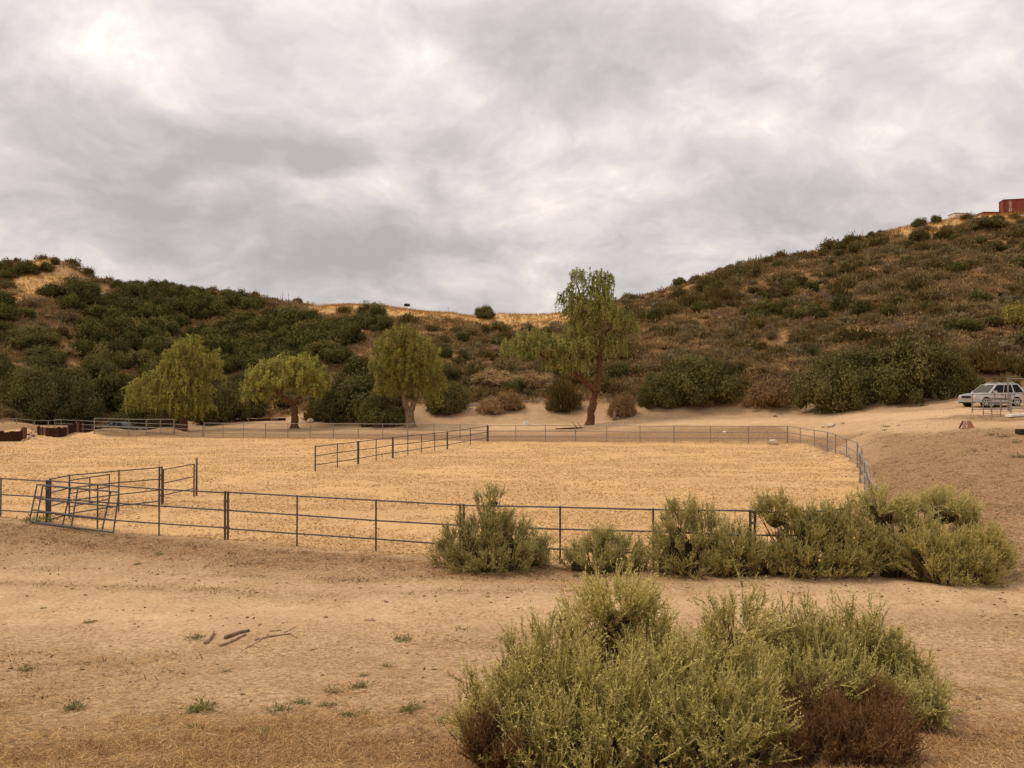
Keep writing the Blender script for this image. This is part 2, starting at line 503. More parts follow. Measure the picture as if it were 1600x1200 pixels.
def ground_material():
    m, nb, p, o = new_mat("soil_and_dry_grass")
    tc = nb.n("ShaderNodeTexCoord"); C = tc.outputs["Object"]
    big = nb.noise(C, .16, 5, .55); mid = nb.noise(C, 1.1, 7, .62); fine = nb.noise(C, 14, 6, .7); grain = nb.noise(C, 70, 3, .7)
    st_map = nb.n("ShaderNodeMapping"); st_map.inputs["Scale"].default_value = (1, 2.6, 1); nb.l(C, st_map.inputs[0])
    streak = nb.noise(st_map.outputs[0], 5, 6, .68)
    speck_map = nb.n("ShaderNodeMapping"); speck_map.inputs["Rotation"].default_value = (0, 0, .3); nb.l(C, speck_map.inputs[0])
    speck = nb.noise(speck_map.outputs[0], 34, 4, .75); speck2 = nb.noise(C, 7.5, 8, .8)
    # bare dirt
    dirt = nb.mix(nb.mapr(mid, .3, .7, 0, 1), rgb(.44, .28, .148), rgb(.63, .425, .242))
    dirt = nb.mix(nb.mapr(fine, .38, .56, .8, 0), dirt, rgb(.22, .125, .060))
    dirt = nb.mix(nb.mapr(grain, .52, .68, 0, .7), dirt, rgb(.80, .60, .38))
    dirt = nb.mix(nb.mapr(speck, .40, .50, .55, 0), dirt, rgb(.17, .095, .045))
    dirt = nb.mix(nb.mapr(speck2, .36, .47, .6, 0), dirt, rgb(.24, .14, .07))
    dirt = nb.mix(nb.mapr(speck2, .56, .66, 0, .45), dirt, rgb(.74, .52, .30))
    # trampled dark grass litter
    litter = nb.mix(nb.mapr(fine, .36, .62, 0, 1), rgb(.105, .056, .024), rgb(.36, .22, .11))
    dk = nb.math("MULTIPLY", nb.attr("dark"), nb.mapr(streak, .33, .54, .1, 1), clamp=True)
    dirt = nb.mix(dk, dirt, litter)
    road = nb.mix(nb.mapr(mid, .3, .7, 0, 1), rgb(.56, .37, .205), rgb(.72, .50, .29))
    road = nb.mix(nb.mapr(fine, .40, .58, .5, 0), road, rgb(.32, .20, .115))
    rm = nb.math("MULTIPLY", nb.attr("road"), nb.mapr(streak, .3, .55, .55, 1), clamp=True)
    dirt = nb.mix(rm, dirt, road)
    # golden straw of the riding field
    straw = nb.mix(nb.mapr(mid, .3, .7, 0, 1), rgb(.62, .385, .165), rgb(.80, .535, .26))
    straw = nb.mix(nb.mapr(streak, .40, .60, .42, 0), straw, rgb(.44, .255, .115))
    straw = nb.mix(nb.mapr(grain, .55, .72, 0, .55), straw, rgb(.90, .68, .38))
    straw = nb.mix(nb.mapr(speck2, .36, .48, .65, 0), straw, rgb(.36, .20, .08))
    straw = nb.mix(nb.mapr(speck, .40, .50, .4, 0), straw, rgb(.30, .17, .07))
    straw = nb.mix(nb.mapr(big, .36, .6, .45, 0), straw, rgb(.44, .28, .145))
    sm = nb.math("ADD", nb.attr("straw"), nb.mapr(mid, .3, .7, -.22, .22), clamp=True)
    sm = nb.mapr(sm, .3, .7, 0, 1, True)
    col = nb.mix(sm, dirt, straw)
    # hillside: golden grass, brown litter, reddish earth
    hn = nb.noise(C, .22, 6, .6); hn2 = nb.noise(C, 1.6, 6, .7)
    hill = nb.mix(nb.mapr(hn, .36, .62, 0, 1), rgb(.19, .108, .045), rgb(.52, .31, .135))
    hill = nb.mix(nb.mapr(hn2, .4, .6, .6, 0), hill, rgb(.13, .075, .035))
    hill = nb.mix(nb.math("MULTIPLY", nb.attr("gold"), nb.mapr(hn2, .35, .6, .5, 1)), hill, rgb(.70, .43, .17))
    hill = nb.mix(nb.mapr(nb.noise(C, .11, 3, .5), .56, .66, 0, .6), hill, rgb(.44, .25, .14))
    hm = nb.mapr(nb.math("ADD", nb.attr("hill"), nb.mapr(mid, .3, .7, -.25, .25), clamp=True), .25, .75, 0, 1, True)
    col = nb.mix(hm, col, hill)
    nb.l(col, p.inputs["Base Color"])
    p.inputs["Roughness"].default_value = .95; p.inputs["Specular IOR Level"].default_value = .08
    h_ = nb.math("ADD", nb.math("MULTIPLY", fine, .5), nb.math("MULTIPLY", mid, 1.0))
    h_ = nb.math("ADD", h_, nb.math("MULTIPLY", grain, .12))
    h_ = nb.math("ADD", h_, nb.math("MULTIPLY", streak, .5))
    bm_ = nb.n("ShaderNodeBump", i_Strength=.8, i_Distance=.08); nb.l(h_, bm_.inputs["Height"]); nb.l(bm_.outputs[0], p.inputs["Normal"])
    return m


M = {}
M["ground"] = ground_material()
M["oak"] = foliage("oak_leaves", (.040, .036, .009), (.185, .165, .048), (.24, .17, .055), .12, .12)
M["oak_big"] = foliage("scrub_oak_leaves", (.050, .045, .013), (.225, .20, .070), (.26, .19, .07), .15, .08)
M["chap"] = foliage("chaparral_leaves", (.062, .043, .011), (.24, .185, .065), (.27, .18, .08), .15, .30)
M["drybrush"] = foliage("dry_brush_leaves", (.17, .098, .040), (.52, .36, .16), (.50, .39, .23), .15, .25)
M["greysage"] = foliage("grey_sage_leaves", (.10, .074, .033), (.33, .26, .125), (.32, .20, .10), .15, .25)
M["pepper"] = foliage("pepper_tree_leaves", (.075, .072, .012), (.72, .67, .17), None, .3)
M["pepper_dark"] = foliage("pepper_tree_leaves_deep", (.045, .045, .010), (.50, .49, .15), None, .3)
M["yellowbush"] = foliage("yellow_leaves", (.16, .14, .03), (.50, .40, .09), None, .3)
M["sage"] = foliage("sagebrush_leaves", (.10, .080, .020), (.60, .51, .155), None, .2, tip=(.95, .82, .34))
M["sage_dull"] = foliage("sagebrush_dull_leaves", (.085, .070, .020), (.62, .54, .19), (.40, .25, .09), .2, .06, tip=(.85, .75, .32), hue=.1)
M["redstalk"] = foliage("dead_reddish_stalks", (.045, .020, .008), (.25, .125, .050), None, .15, tip=(.42, .25, .11))  # stalk colours darkened for the shade of the sagebrush above
M["drygrass"] = foliage("dry_grass_blades", (.30, .155, .05), (.82, .57, .29), None, .3)
M["thatch"] = foliage("dead_grass_thatch", (.11, .048, .017), (.72, .46, .21), None, .25)
M["goldgrass"] = foliage("hill_grass_blades", (.30, .16, .055), (.62, .37, .13), None, .3)
M["weed"] = foliage("green_weed_leaves", (.09, .095, .028), (.34, .32, .11), None, .3)
M["bark"] = simple("bark", (.13, .060, .030), .9, var=.5, scale=5, bump=.05, spec=.1)
M["bark_grey"] = simple("bark_grey", (.22, .15, .10), .9, var=.4, scale=5, bump=.05, spec=.1)
M["twig"] = simple("dead_twigs", (.20, .12, .065), .9, var=.5, scale=9, spec=.1)
M["core"] = simple("shaded_twig_core", (.055, .040, .018), .95, var=.6, scale=14, spec=.05, bump=.05)  # twig brown darkened to stand for shade inside the bush
M["stick"] = simple("bleached_wood", (.44, .30, .185), .85, var=.35, scale=14, bump=.01, spec=.1)
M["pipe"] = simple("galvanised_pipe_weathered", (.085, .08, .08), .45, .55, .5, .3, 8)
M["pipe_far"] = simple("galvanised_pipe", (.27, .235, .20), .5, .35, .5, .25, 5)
M["pipe_rust"] = simple("painted_rusty_pipe", (.11, .085, .07), .6, .2, .4, .4, 8)
M["timber"] = simple("old_railway_sleepers", (.042, .018, .011), .9, var=.6, scale=3.0, bump=.03, spec=.1)
M["timber_light"] = simple("weathered_sleepers", (.16, .09, .05), .9, var=.4, scale=3.0, bump=.03, spec=.1)
M["rock"] = simple("pale_rock", (.52, .42, .31), .9, var=.3, scale=5, bump=.04, spec=.1)
M["white"] = simple("white_plastic", (.78, .74, .68), .5, var=.06, scale=3)
M["concrete"] = simple("concrete", (.48, .42, .35), .9, var=.2, scale=5, bump=.01)
M["clay"] = simple("terracotta_board", (.36, .155, .095), .8, var=.15, scale=6)
M["clay_pale"] = simple("pale_terracotta_board", (.47, .27, .19), .8, var=.15, scale=6)
M["silver"] = simple("silver_car_paint", (.56, .545, .53), .32, .55, .5, .03, 2, coat=.5)
M["grey_paint"] = simple("grey_car_paint", (.07, .07, .072), .3, .4, .5, .05, 2, coat=.5)
M["darkplastic"] = simple("black_plastic", (.02, .02, .02), .5, var=.2, scale=10)
M["tyre"] = simple("tyre_rubber", (.022, .02, .019), .85, var=.3, scale=20)
M["alloy"] = simple("alloy_rim", (.62, .60, .58), .35, .6, .5, .1, 10)
M["glass"] = simple("tinted_car_glass", (.010, .010, .009), .35, 0, .08, .05, 2)
M["windscreen"] = simple("windscreen_glass", (.07, .06, .045), .25, 0, .15, .05, 2)
M["lamp"] = simple("headlamp_glass", (.55, .55, .52), .15, .2, .8, .1, 20)
M["redlamp"] = simple("tail_lamp", (.30, .02, .015), .2, 0, .8, .1, 20)
M["container"] = simple("rust_red_container_paint", (.25, .065, .035), .7, var=.25, scale=1.2)
M["container_dark"] = simple("dark_container_frame", (.12, .022, .014), .7, var=.2, scale=2)
M["lettering"] = simple("faded_pink_lettering", (.62, .40, .33), .7, var=.1, scale=4)
M["trailer"] = simple("off_white_trailer", (.58, .52, .43), .6, var=.12, scale=2)
M["black"] = simple("black_metal", (.02, .017, .015), .6, var=.2, scale=5)

# ------------------------------------------------------------------ ground sheets
ROADS = [[tuple(hit(*q)[:2]) for q in ((690, 670), (800, 668), (920, 667), (1100, 660), (1300, 654), (1450, 649), (1600, 644))],
         [tuple(hit(*q)[:2]) for q in ((1250, 662), (1400, 664), (1500, 664), (1620, 663))]]
FRONT = [(-20, 15.5), (-12, 14.6), (-6, 13.6), (0, 13.8), (5, 15), (9, 15.4), (14, 14.6), (22, 14)]
FRONT2 = [(-20, 18.6), (-10, 16.8), (-4, 15.8), (2, 16.1), (9, 15.4)]


def masks(x, y):
    px = 800 + F * x / np.maximum(y, .1)
    pd = poly_dist(ARENA, x, y)
    straw = sstep(pd, -1.0, 1.0)
    r = np.hypot(x, y)
    th = np.clip(np.arctan2(x, y), -TH, TH)
    d = r * np.cos(th)
    pxc = 800 + F * np.tan(th)
    foot = np.interp(pxc, [-500, 0, 150, 300, 450, 640, 900, 1060, 1230, 1340, 1500, 1600, 2100],
                     [78, 82, 90, 95, 98, 90, 89, 81, 78.5, 73, 68.5, 69, 66])
    hill = sstep(d, foot - 1.5, foot + 2.5)
    road = np.maximum(1 - sstep(line_dist(ROADS[0], x, y), 1.2, 3.2), .8 * (1 - sstep(line_dist(ROADS[1], x, y), 1.0, 2.8)))
    road = np.maximum(road, 1 - sstep(line_dist(FRONT, x, y), .5, 2.2))
    road = np.maximum(road, .6 * (1 - sstep(line_dist(FRONT2, x, y), .2, 1.2)))
    fore = 1 - sstep(d + 1.0 * (fbm(x / 1.5, y / 1.5, 31) - .5), 6.6, 8.6)
    apron = sstep(-pd, .2, 1.0) * (1 - sstep(-pd, 2.0, 4.0)) * (d < 40) * (d > 15)
    rightslope = sstep(pxc, 1330, 1400) * sstep(d, 19, 24) * (1 - sstep(d, 50, 62))
    backstrip = sstep(-pd, .1, .6) * (1 - sstep(-pd, 3, 8)) * (d > 55)
    dark = np.clip(fore + .85 * apron + .85 * rightslope + .95 * backstrip + .30 * sstep(fbm(x / 3, y / 2, 41), .5, .65), 0, 1)
    for ln, off in ((FRONT, .75), (FRONT2, .7), (FRONT, .0)):
        q = np.abs(line_dist(ln, x, y) - off)
        dark = np.clip(dark + .55 * (1 - sstep(q, .05, .22)) * sstep(fbm(x / 2.2, y / 1.0, 43, 3), .40, .55), 0, 1)
    rd = np.interp(pxc, UPX, RDc)
    s = (d - foot) / (rd - foot)
    gold = sstep(s, .62, .85) * sstep(pxc, 420, 560) * (1 - sstep(pxc, 900, 1000)) + sstep(s, .72, .86) * sstep(pxc, 1330, 1480) + .8 * sstep(s, .45, .7) * (1 - sstep(pxc, 60, 150)) * sstep(fbm(x / 6, y / 6, 53, 3), .40, .55)
    gold += sstep(fbm(x / 7, y / 5, 51, 3), .56, .64) * sstep(pxc, 1150, 1300) * sstep(s, .5, .7)
    gold = np.clip(gold, 0, 1)
    return straw, hill, road, dark, gold


def build_ground():
    fine_a = np.linspace(-math.radians(37), math.radians(37), 560)
    coarse_l = np.linspace(-math.pi, -math.radians(37), 56)[:-1]
    coarse_r = np.linspace(math.radians(37), math.pi, 56)[1:]
    A = np.concatenate([coarse_l, fine_a, coarse_r])
    R = np.concatenate([[.3], np.geomspace(1.0, 60, 200), np.geomspace(60.8, 176, 130), np.geomspace(182, 3800, 26)])
    AA, RR = np.meshgrid(A, R, indexing="ij")
    X = RR * np.sin(AA); Y = RR * np.cos(AA)
    Z = H(X.ravel(), Y.ravel()).reshape(X.shape)
    V = np.stack([X, Y, Z], -1).reshape(-1, 3)
    nA, nR = X.shape
    idx = np.arange(nA * nR).reshape(nA, nR)
    q = np.stack([idx[:-1, :-1], idx[:-1, 1:], idx[1:, 1:], idx[1:, :-1]], -1).reshape(-1, 4)
    straw, hill, road, dark, gold = masks(V[:, 0], V[:, 1])
    # zone of each face decides which sheet it belongs to
    fm = lambda a: a[q].mean(1)
    zone = np.zeros(len(q), int)
    zone[fm(road) > .5] = 2
    zone[fm(straw) > .5] = 1
    zone[fm(hill) > .5] = 3
    for z_, nm in ((0, "ground"), (1, "riding_field"), (2, "dirt_road"), (3, "hillside")):
        qq = q[zone == z_]
        used, inv = np.unique(qq, return_inverse=True)
        me = mesh_np(nm, V[used], inv.reshape(-1, 4), M["ground"],
                     dict(straw=straw[used], hill=hill[used], road=road[used], dark=dark[used], gold=gold[used]), True)
        tag(put(nm, me), kind="structure")
    # close the little hole under the camera
    mb = MB(); n = nA - 1
    ring = [Vector(V[idx[i, 0]]) for i in range(n)]
    mb.add([Vector((0, 0, Hs(0.01, 0.01)))] + ring, [(0, i + 1, (i + 1) % n + 1) for i in range(n)])
    tag(mb.build("ground", M["ground"]), kind="structure")


build_ground()

# ------------------------------------------------------------------ foliage generators


def unit(v): return v / np.maximum(np.linalg.norm(v, axis=1, keepdims=True), 1e-9)


def rdir(rng, n, zmin=-1.0):
    z = rng.uniform(zmin, 1, n); a = rng.uniform(0, 2 * np.pi, n); r = np.sqrt(1 - z * z)
    return np.stack([r * np.cos(a), r * np.sin(a), z], 1)


def tri_leaves(c, dr, side, L, W):
    """pointed leaves: two corners at the base, one at the tip"""
    n = len(c)
    V = np.empty((n, 3, 3))
    V[:, 0] = c - side * W[:, None] / 2; V[:, 1] = c + side * W[:, None] / 2; V[:, 2] = c + dr * L[:, None]
    return V.reshape(-1, 3), np.arange(3 * n).reshape(-1, 3)


def blob_core(centres, radii, scale, rng, sub=1):
    """rough solid lumps that fill the inside of a crown"""
    bm = bmesh.new(); bmesh.ops.create_icosphere(bm, subdivisions=sub, radius=1)
    bm.verts.ensure_lookup_table()
    v0 = np.array([v.co[:] for v in bm.verts]); f0 = np.array([[v.index for v in f.verts] for f in bm.faces]); bm.free()
    Vs, Fs = [], []
    for c, r in zip(centres, radii):
        w = v0 * (1 + rng.uniform(-.22, .22, (len(v0), 1)))
        Fs.append(f0 + len(v0) * len(Vs)); Vs.append(w * r * scale + c)
    return np.concatenate(Vs), np.concatenate(Fs)


def join(parts):
    V, T, A = [], [], {}
    n = 0
    for v, t_, a in parts:
        V.append(v); T.append(t_ + n); n += len(v)
        for k in ("rnd", "clump", "tip"): A.setdefault(k, []).append(a.get(k, np.zeros(len(v))))
    return np.concatenate(V), np.concatenate(T), {k: np.concatenate(q) for k, q in A.items()}


def lobed_shrub(name, mat, seed, lobes=18, leaves=150, leaf=.10, height=1.0, spiky=0.0, core=.60, lobe_r=(.22, .42), flat=.8, up=0.1):
    """a rounded shrub of unit half-width made of leafy lobes"""
    rng = np.random.default_rng(seed)
    u = rdir(rng, lobes, 0.0)
    rad = rng.uniform(*lobe_r, lobes)
    c = u * (1 - rad * .75)[:, None] * rng.uniform(.6, 1.05, (lobes, 1))
    c[:, 2] = np.abs(c[:, 2]) * height * flat + rad * .45
    c = np.vstack([c, [[0, 0, .35 * height], [.3, .1, .25], [-.3, -.1, .25]]]); rad = np.append(rad, [.5 * min(1, height), .35, .35])
    parts = []
    for ci, ri in zip(c, rad):
        n = int(leaves * max(.35, (ri / .33) ** 2))
        o = rdir(rng, n, -.6)
        rr = ri * rng.uniform(.62, 1.08 + spiky, n)
        p = ci + o * rr[:, None]
        keep = p[:, 2] > .01
        p, o = p[keep], o[keep]; n = len(p)
        if n == 0: continue
        nn = unit(o + rng.normal(0, .30, (n, 3)))
        dr = unit(np.cross(nn, rng.normal(0, 1, (n, 3))) + np.array([0, 0, up]) + o * spiky * 2)
        sd = unit(np.cross(dr, nn))
        L = leaf * rng.uniform(.7, 1.5, n); W = leaf * rng.uniform(.6, 1.0, n) * (1 - spiky * .6)
        v, t_ = tri_leaves(p, dr, sd, L, W)
        parts.append((v, t_, dict(rnd=np.repeat(rng.random(n), 3), clump=np.full(3 * n, rng.random()))))
    v, t_ = blob_core(c, rad, core, rng)
    v[:, 2] = np.maximum(v[:, 2], -.02)
    parts.append((v, t_, dict(rnd=rng.random(len(v)) * .25, clump=np.full(len(v), .15))))  # low values darken the core as shade inside the shrub
    V, T, A = join(parts)
    return mesh_np(name, V, T, mat, A)


def spray_shrub(name, mat, seed, n=700, leaf=.16, height=1.0, core=.55):
    """a loose shrub of upright sprays fanning out from the base"""
    rng = np.random.default_rng(seed)
    k = 16
    cdir = rdir(rng, k, .05); cl = rng.uniform(.65, 1.05, k)
    which = rng.integers(0, k, n)
    o = unit(cdir[which] + rng.normal(0, .33, (n, 3)))
    o[:, 2] = np.abs(o[:, 2])
    rr = cl[which] * rng.uniform(.35, 1.0, n) ** .6
    p = o * rr[:, None]; p[:, 2] = p[:, 2] * height + .02
    dr = unit(o + np.array([0, 0, .6]) + rng.normal(0, .35, (n, 3)))
    sd = unit(np.cross(dr, rng.normal(0, 1, (n, 3))))
    L = leaf * rng.uniform(.6, 1.6, n); W = leaf * rng.uniform(.25, .55, n)
    v, t_ = tri_leaves(p, dr, sd, L, W)
    parts = [(v, t_, dict(rnd=np.repeat(rng.random(n), 3), clump=np.repeat(rng.random(k)[which], 3)))]
    cc = cdir[:8] * .42; cc[:, 2] = np.abs(cc[:, 2]) * height + .12
    v, t_ = blob_core(cc, np.full(8, .5), core, rng); v[:, 2] = np.maximum(v[:, 2], -.02)
    parts.append((v, t_, dict(rnd=rng.random(len(v)) * .3, clump=np.full(len(v), .2))))  # core colour kept dark for the shade between the sprays
    V, T, A = join(parts)
    return mesh_np(name, V, T, mat, A)


def in_front_mask(lobes, p, own, lim=.72):
    ok = np.ones(len(p), bool)
    for j, (c, r) in enumerate(lobes):
        q = np.linalg.norm((p - np.array(c)) / np.array(r), axis=1)
        ok &= ~((q < lim) & (own != j))
    return ok


def sagebrush_mesh(name, mat, lobes, seed, n_main, kids, per, leafL, leafW, Lr, zmin=-.35, stem=True, curl=.25, zfloor=0.0, upb=.62):
    """sprays of needle leaves over the outer shell of several ellipsoid lobes; lobes = [(centre, radii)] in local metres"""
    rng = np.random.default_rng(seed)
    area = np.array([r[0] * r[1] + r[0] * r[2] + r[1] * r[2] for c, r in lobes]); pr = area / area.sum()
    own = rng.choice(len(lobes), n_main, p=pr)
    C = np.array([l[0] for l in lobes])[own]; Rr = np.array([l[1] for l in lobes])[own]
    u = rdir(rng, n_main, zmin)
    # clumping: pull sprays towards a number of branch heads
    K = max(8, n_main // 55)
    heads = rdir(rng, K, zmin)
    nearest = np.argmax(u @ heads.T, 1)
    u = unit(u * .50 + heads[nearest] * .50)
    lump = rng.uniform(.60, 1.12, K)[nearest]
    p0 = C + u * Rr * (rng.uniform(.62, .98, n_main) * lump)[:, None]
    ok = in_front_mask(lobes, p0, own) & (p0[:, 2] > zfloor)
    p0, u, nearest = p0[ok], u[ok], nearest[ok]
    n = len(p0)
    dr = unit(u * .75 + np.array([0, 0, upb]) + rng.normal(0, .20, (n, 3)))
    L = rng.uniform(*Lr, n)
    tall = (rng.random(n) < .045) & (u[:, 2] > .15)
    L = np.where(tall, L * 1.45, L); dr[tall] = unit(dr[tall] + np.array([0, 0, .9]))
    clump = rng.random(K)[nearest] * .6 + rng.random(n) * .4
    parts = []
    P0, D, LL, CL = [p0], [dr], [L], [clump]
    for k in range(kids):
        t_ = rng.uniform(.15, .8, n)
        P0.append(p0 + dr * (L * t_)[:, None])
        D.append(unit(dr + rng.normal(0, .42, (n, 3)) + np.array([0, 0, .12])))
        LL.append(L * rng.uniform(.35, .65, n)); CL.append(clump)
    P0 = np.concatenate(P0); D = np.concatenate(D); LL = np.concatenate(LL); CL = np.concatenate(CL)
    m = len(P0)
    bend = unit(rng.normal(0, 1, (m, 3)) + np.array([0, 0, 1.2])) * curl
    T_ = rng.random((m, per)); T_.sort(axis=1)
    pts = P0[:, None] + D[:, None] * (LL[:, None] * T_)[..., None] + bend[:, None] * (LL[:, None] * T_ ** 2)[..., None]
    tang = unit((D[:, None] + 2 * bend[:, None] * T_[..., None]).reshape(-1, 3))
    pts = pts.reshape(-1, 3); tt = T_.ravel()
    q = len(pts)
    ld = unit(tang * .75 + rng.normal(0, .5, (q, 3)))
    sd = unit(np.cross(ld, rng.normal(0, 1, (q, 3))))
    v, tr = tri_leaves(pts, ld, sd, leafL * rng.uniform(.6, 1.3, q) * (1.15 - .5 * tt), np.full(q, leafW))
    parts.append((v, tr, dict(rnd=np.repeat(rng.random(q), 3), clump=np.repeat(np.repeat(CL, per), 3),
                              tip=np.repeat(np.clip(tt * 1.1 - .35, 0, 1) * rng.uniform(.3, 1, q), 3))))
    if stem:
        sd = unit(np.cross(D, rng.normal(0, 1, (m, 3))))
        v, tr = tri_leaves(P0, unit(D + bend * .8), sd, LL * 1.05, np.full(m, leafW * 1.3))
        parts.append((v, tr, dict(rnd=np.full(3 * m, .6), clump=np.repeat(CL, 3), tip=np.tile([0, 0, .8], m))))
    V, T, A = join(parts)
    return mesh_np(name, V, T, mat, A)


def stems_mesh(lobes, rng, n=60, r=.012, base=(0, 0, 0)):
    """woody stems from the root up into each lobe"""
    mb = MB()
    base = Vector(base)
    for i in range(n):
        c, rr = lobes[rng.integers(0, len(lobes))]
        u = rdir(rng, 1, -.1)[0]
        e = Vector((c[0] + u[0] * rr[0] * .85, c[1] + u[1] * rr[1] * .85, max(.1, c[2] + u[2] * rr[2] * .8)))
        foot = Vector((c[0] * .55 + rng.normal(0, .12), c[1] * .55 + rng.normal(0, .12), -.05)) + base
        mid = (foot + e) / 2 + Vector(rng.normal(0, .08, 3)) + Vector((0, 0, -.08))
        mb.tube([foot, mid, e], [r * 1.8, r * 1.2, r * .5], 4, False)
    return mb


# ------------------------------------------------------------------ the four pepper trees
def limb_pts(spec, d, depth_off=0.0):
    return [at(px, py, d + dd) for px, py, dd in spec]


def pepper_tree(name, label, base, d, trunks, blobs, mat, seed, strands, hang=(0.7, 1.9), leaf=.26, bark="bark", dens=15):
    """trunk and limbs as tapered tubes, crown as drooping leafy strands"""
    rng = np.random.default_rng(seed)
    bp = at(base[0], base[1], d); bp.z = Hs(bp.x, bp.y)
    root = tag(empty(name, bp), label, "tree", "pepper trees behind the riding field")
    s = d / F
    for ti, (spec, r0, r1, parttype) in enumerate(trunks):
        pts = [Vector(((px - base[0]) * s, dd, (base[1] - py) * s)) for px, py, dd in spec]
        if ti == 0: pts[0].z -= .3
        # resample with wobble
        P_ = []
        for i in range(len(pts) - 1):
            for k in range(4):
                t_ = k / 4
                q = pts[i].lerp(pts[i + 1], t_)
                P_.append(q + Vector(rng.normal(0, .04, 3)) * (1 if i or k else 0))
        P_.append(pts[-1])
        n = len(P_)
        rad = [(r0 + (r1 - r0) * (i / (n - 1)) ** .8) * (1 + .05 * rng.normal()) for i in range(n)]
        if ti == 0: rad[0] = r0 * 1.5; rad[1] = r0 * 1.15
        mb = MB(); mb.tube(P_, rad, 8, True)
        mb.build(parttype, M[bark], root, smooth=True)
    parts = []
    B = [(np.array([(px - base[0]) * s, dy, (base[1] - py) * s]), np.array([rx * s, max(rx, rz) * s * .95, rz * s])) for px, py, dy, rx, rz in blobs]
    area = np.array([r[0] * r[2] for c, r in B]); pr = area / area.sum()
    own = rng.choice(len(B), strands, p=pr)
    C = np.array([x[0] for x in B])[own]; R_ = np.array([x[1] for x in B])[own]
    u = rdir(rng, strands, -.45)
    rr = rng.uniform(.5, 1.0, strands) ** .55
    # branch heads make bunches with gaps between them
    K = strands // 24
    heads = rdir(rng, K, -.3); near = np.argmax(u @ heads.T, 1)
    u = unit(u * .36 + heads[near] * .64 + rng.normal(0, .05, (strands, 3)))
    p0 = C + u * R_ * rr[:, None] * (rng.uniform(.62, 1.16, K)[near])[:, None]
    L = rng.uniform(*hang, strands)
    L = np.minimum(L, np.maximum(p0[:, 2] - 1.0, .3))
    clump = rng.random(K)[near] * .75 + .25 * rng.random(strands)
    outd = np.stack([u[:, 0], u[:, 1], np.zeros(strands)], 1)
    T_ = (np.arange(dens)[None] + rng.random((strands, dens))) / dens
    # strand rises a little, arches out and then falls
    arch = (.35 * np.sin(np.minimum(T_ * 3.0, 3.14)))
    pts = p0[:, None] + outd[:, None] * (L[:, None] * .16 * (1 - (1 - T_) ** 2))[..., None]
    pts[..., 2] += -L[:, None] * T_ ** 1.4 * .9 + arch * .35
    pts = pts.reshape(-1, 3); q = len(pts)
    ld = unit(np.array([0, 0, -.55]) + rng.normal(0, .65, (q, 3)) + np.repeat(outd, dens, 0) * .3)
    sd = unit(np.cross(ld, rng.normal(0, 1, (q, 3))))
    v, tr = tri_leaves(pts, ld, sd, leaf * rng.uniform(.6, 1.4, q), np.full(q, leaf * .34))
    parts.append((v, tr, dict(rnd=np.repeat(rng.random(q), 3), clump=np.repeat(np.repeat(clump, dens), 3))))
    V, T, A = join(parts)
    tag(put("crown", mesh_np("crown", V, T, mat, A), root), kind="stuff")
    # twigs inside the crown
    mb = MB()
    for i in range(46):
        c, r = B[rng.integers(0, len(B))]
        u_ = rdir(rng, 1, -.2)[0]
        e = Vector(c + u_ * r * .8); a = Vector(c * np.array([.75, .7, .85]))
        mb.tube([a, (a + e) / 2 + Vector(rng.normal(0, .12, 3)), e], [.07, .045, .02], 4, False)
    tag(mb.build("branch", M[bark], root), kind="stuff")
    return root


pepper_tree("pepper_tree", "tall two-lobed pepper tree with leaning forked trunk, its top against the sky", (920, 668), 80,
            [([(920, 668, 0), (924, 650, 0), (928, 628, .1), (932, 612, 0)], .44, .34, "trunk"),
             ([(931, 616, 0), (915, 600, -.2), (895, 585, -.5), (868, 575, -.8), (850, 562, -1.2), (835, 545, -1.5)], .36, .09, "limb"),
             ([(932, 616, 0), (936, 590, .2), (938, 560, .3), (934, 520, .2), (925, 480, 0), (918, 450, 0)], .42, .08, "limb"),
             ([(935, 540, .2), (950, 520, .5), (970, 505, .6)], .16, .05, "limb"),
             ([(926, 485, .0), (908, 470, .0), (890, 468, .1)], .13, .04, "limb"),
             ([(895, 585, -.5), (890, 565, -.4), (884, 540, 0)], .16, .05, "limb")],
            [(905, 446, 0, 19, 22), (888, 466, .3, 18, 16), (940, 448, .2, 20, 24), (928, 470, 0, 30, 24), (908, 484, .2, 38, 22), (944, 474, -.3, 22, 26), (903, 430, .1, 12, 12), (930, 432, .1, 12, 12), (950, 440, .1, 10, 14), (915, 505, .3, 32, 30), (945, 500, -.5, 26, 34),
             (935, 545, .3, 28, 34), (975, 500, .8, 20, 22), (985, 515, .6, 18, 20), (962, 545, .5, 20, 26), (905, 540, -.8, 30, 28), (880, 545, -1, 28, 24),
             (850, 548, -1.3, 30, 26), (825, 545, -1.5, 26, 24), (803, 552, -1.2, 22, 22), (838, 530, -.6, 28, 14), (900, 575, -1, 22, 20), (868, 572, -1, 24, 18)],
            M["pepper_dark"], 101, 2900, (0.3, 1.15), .25)
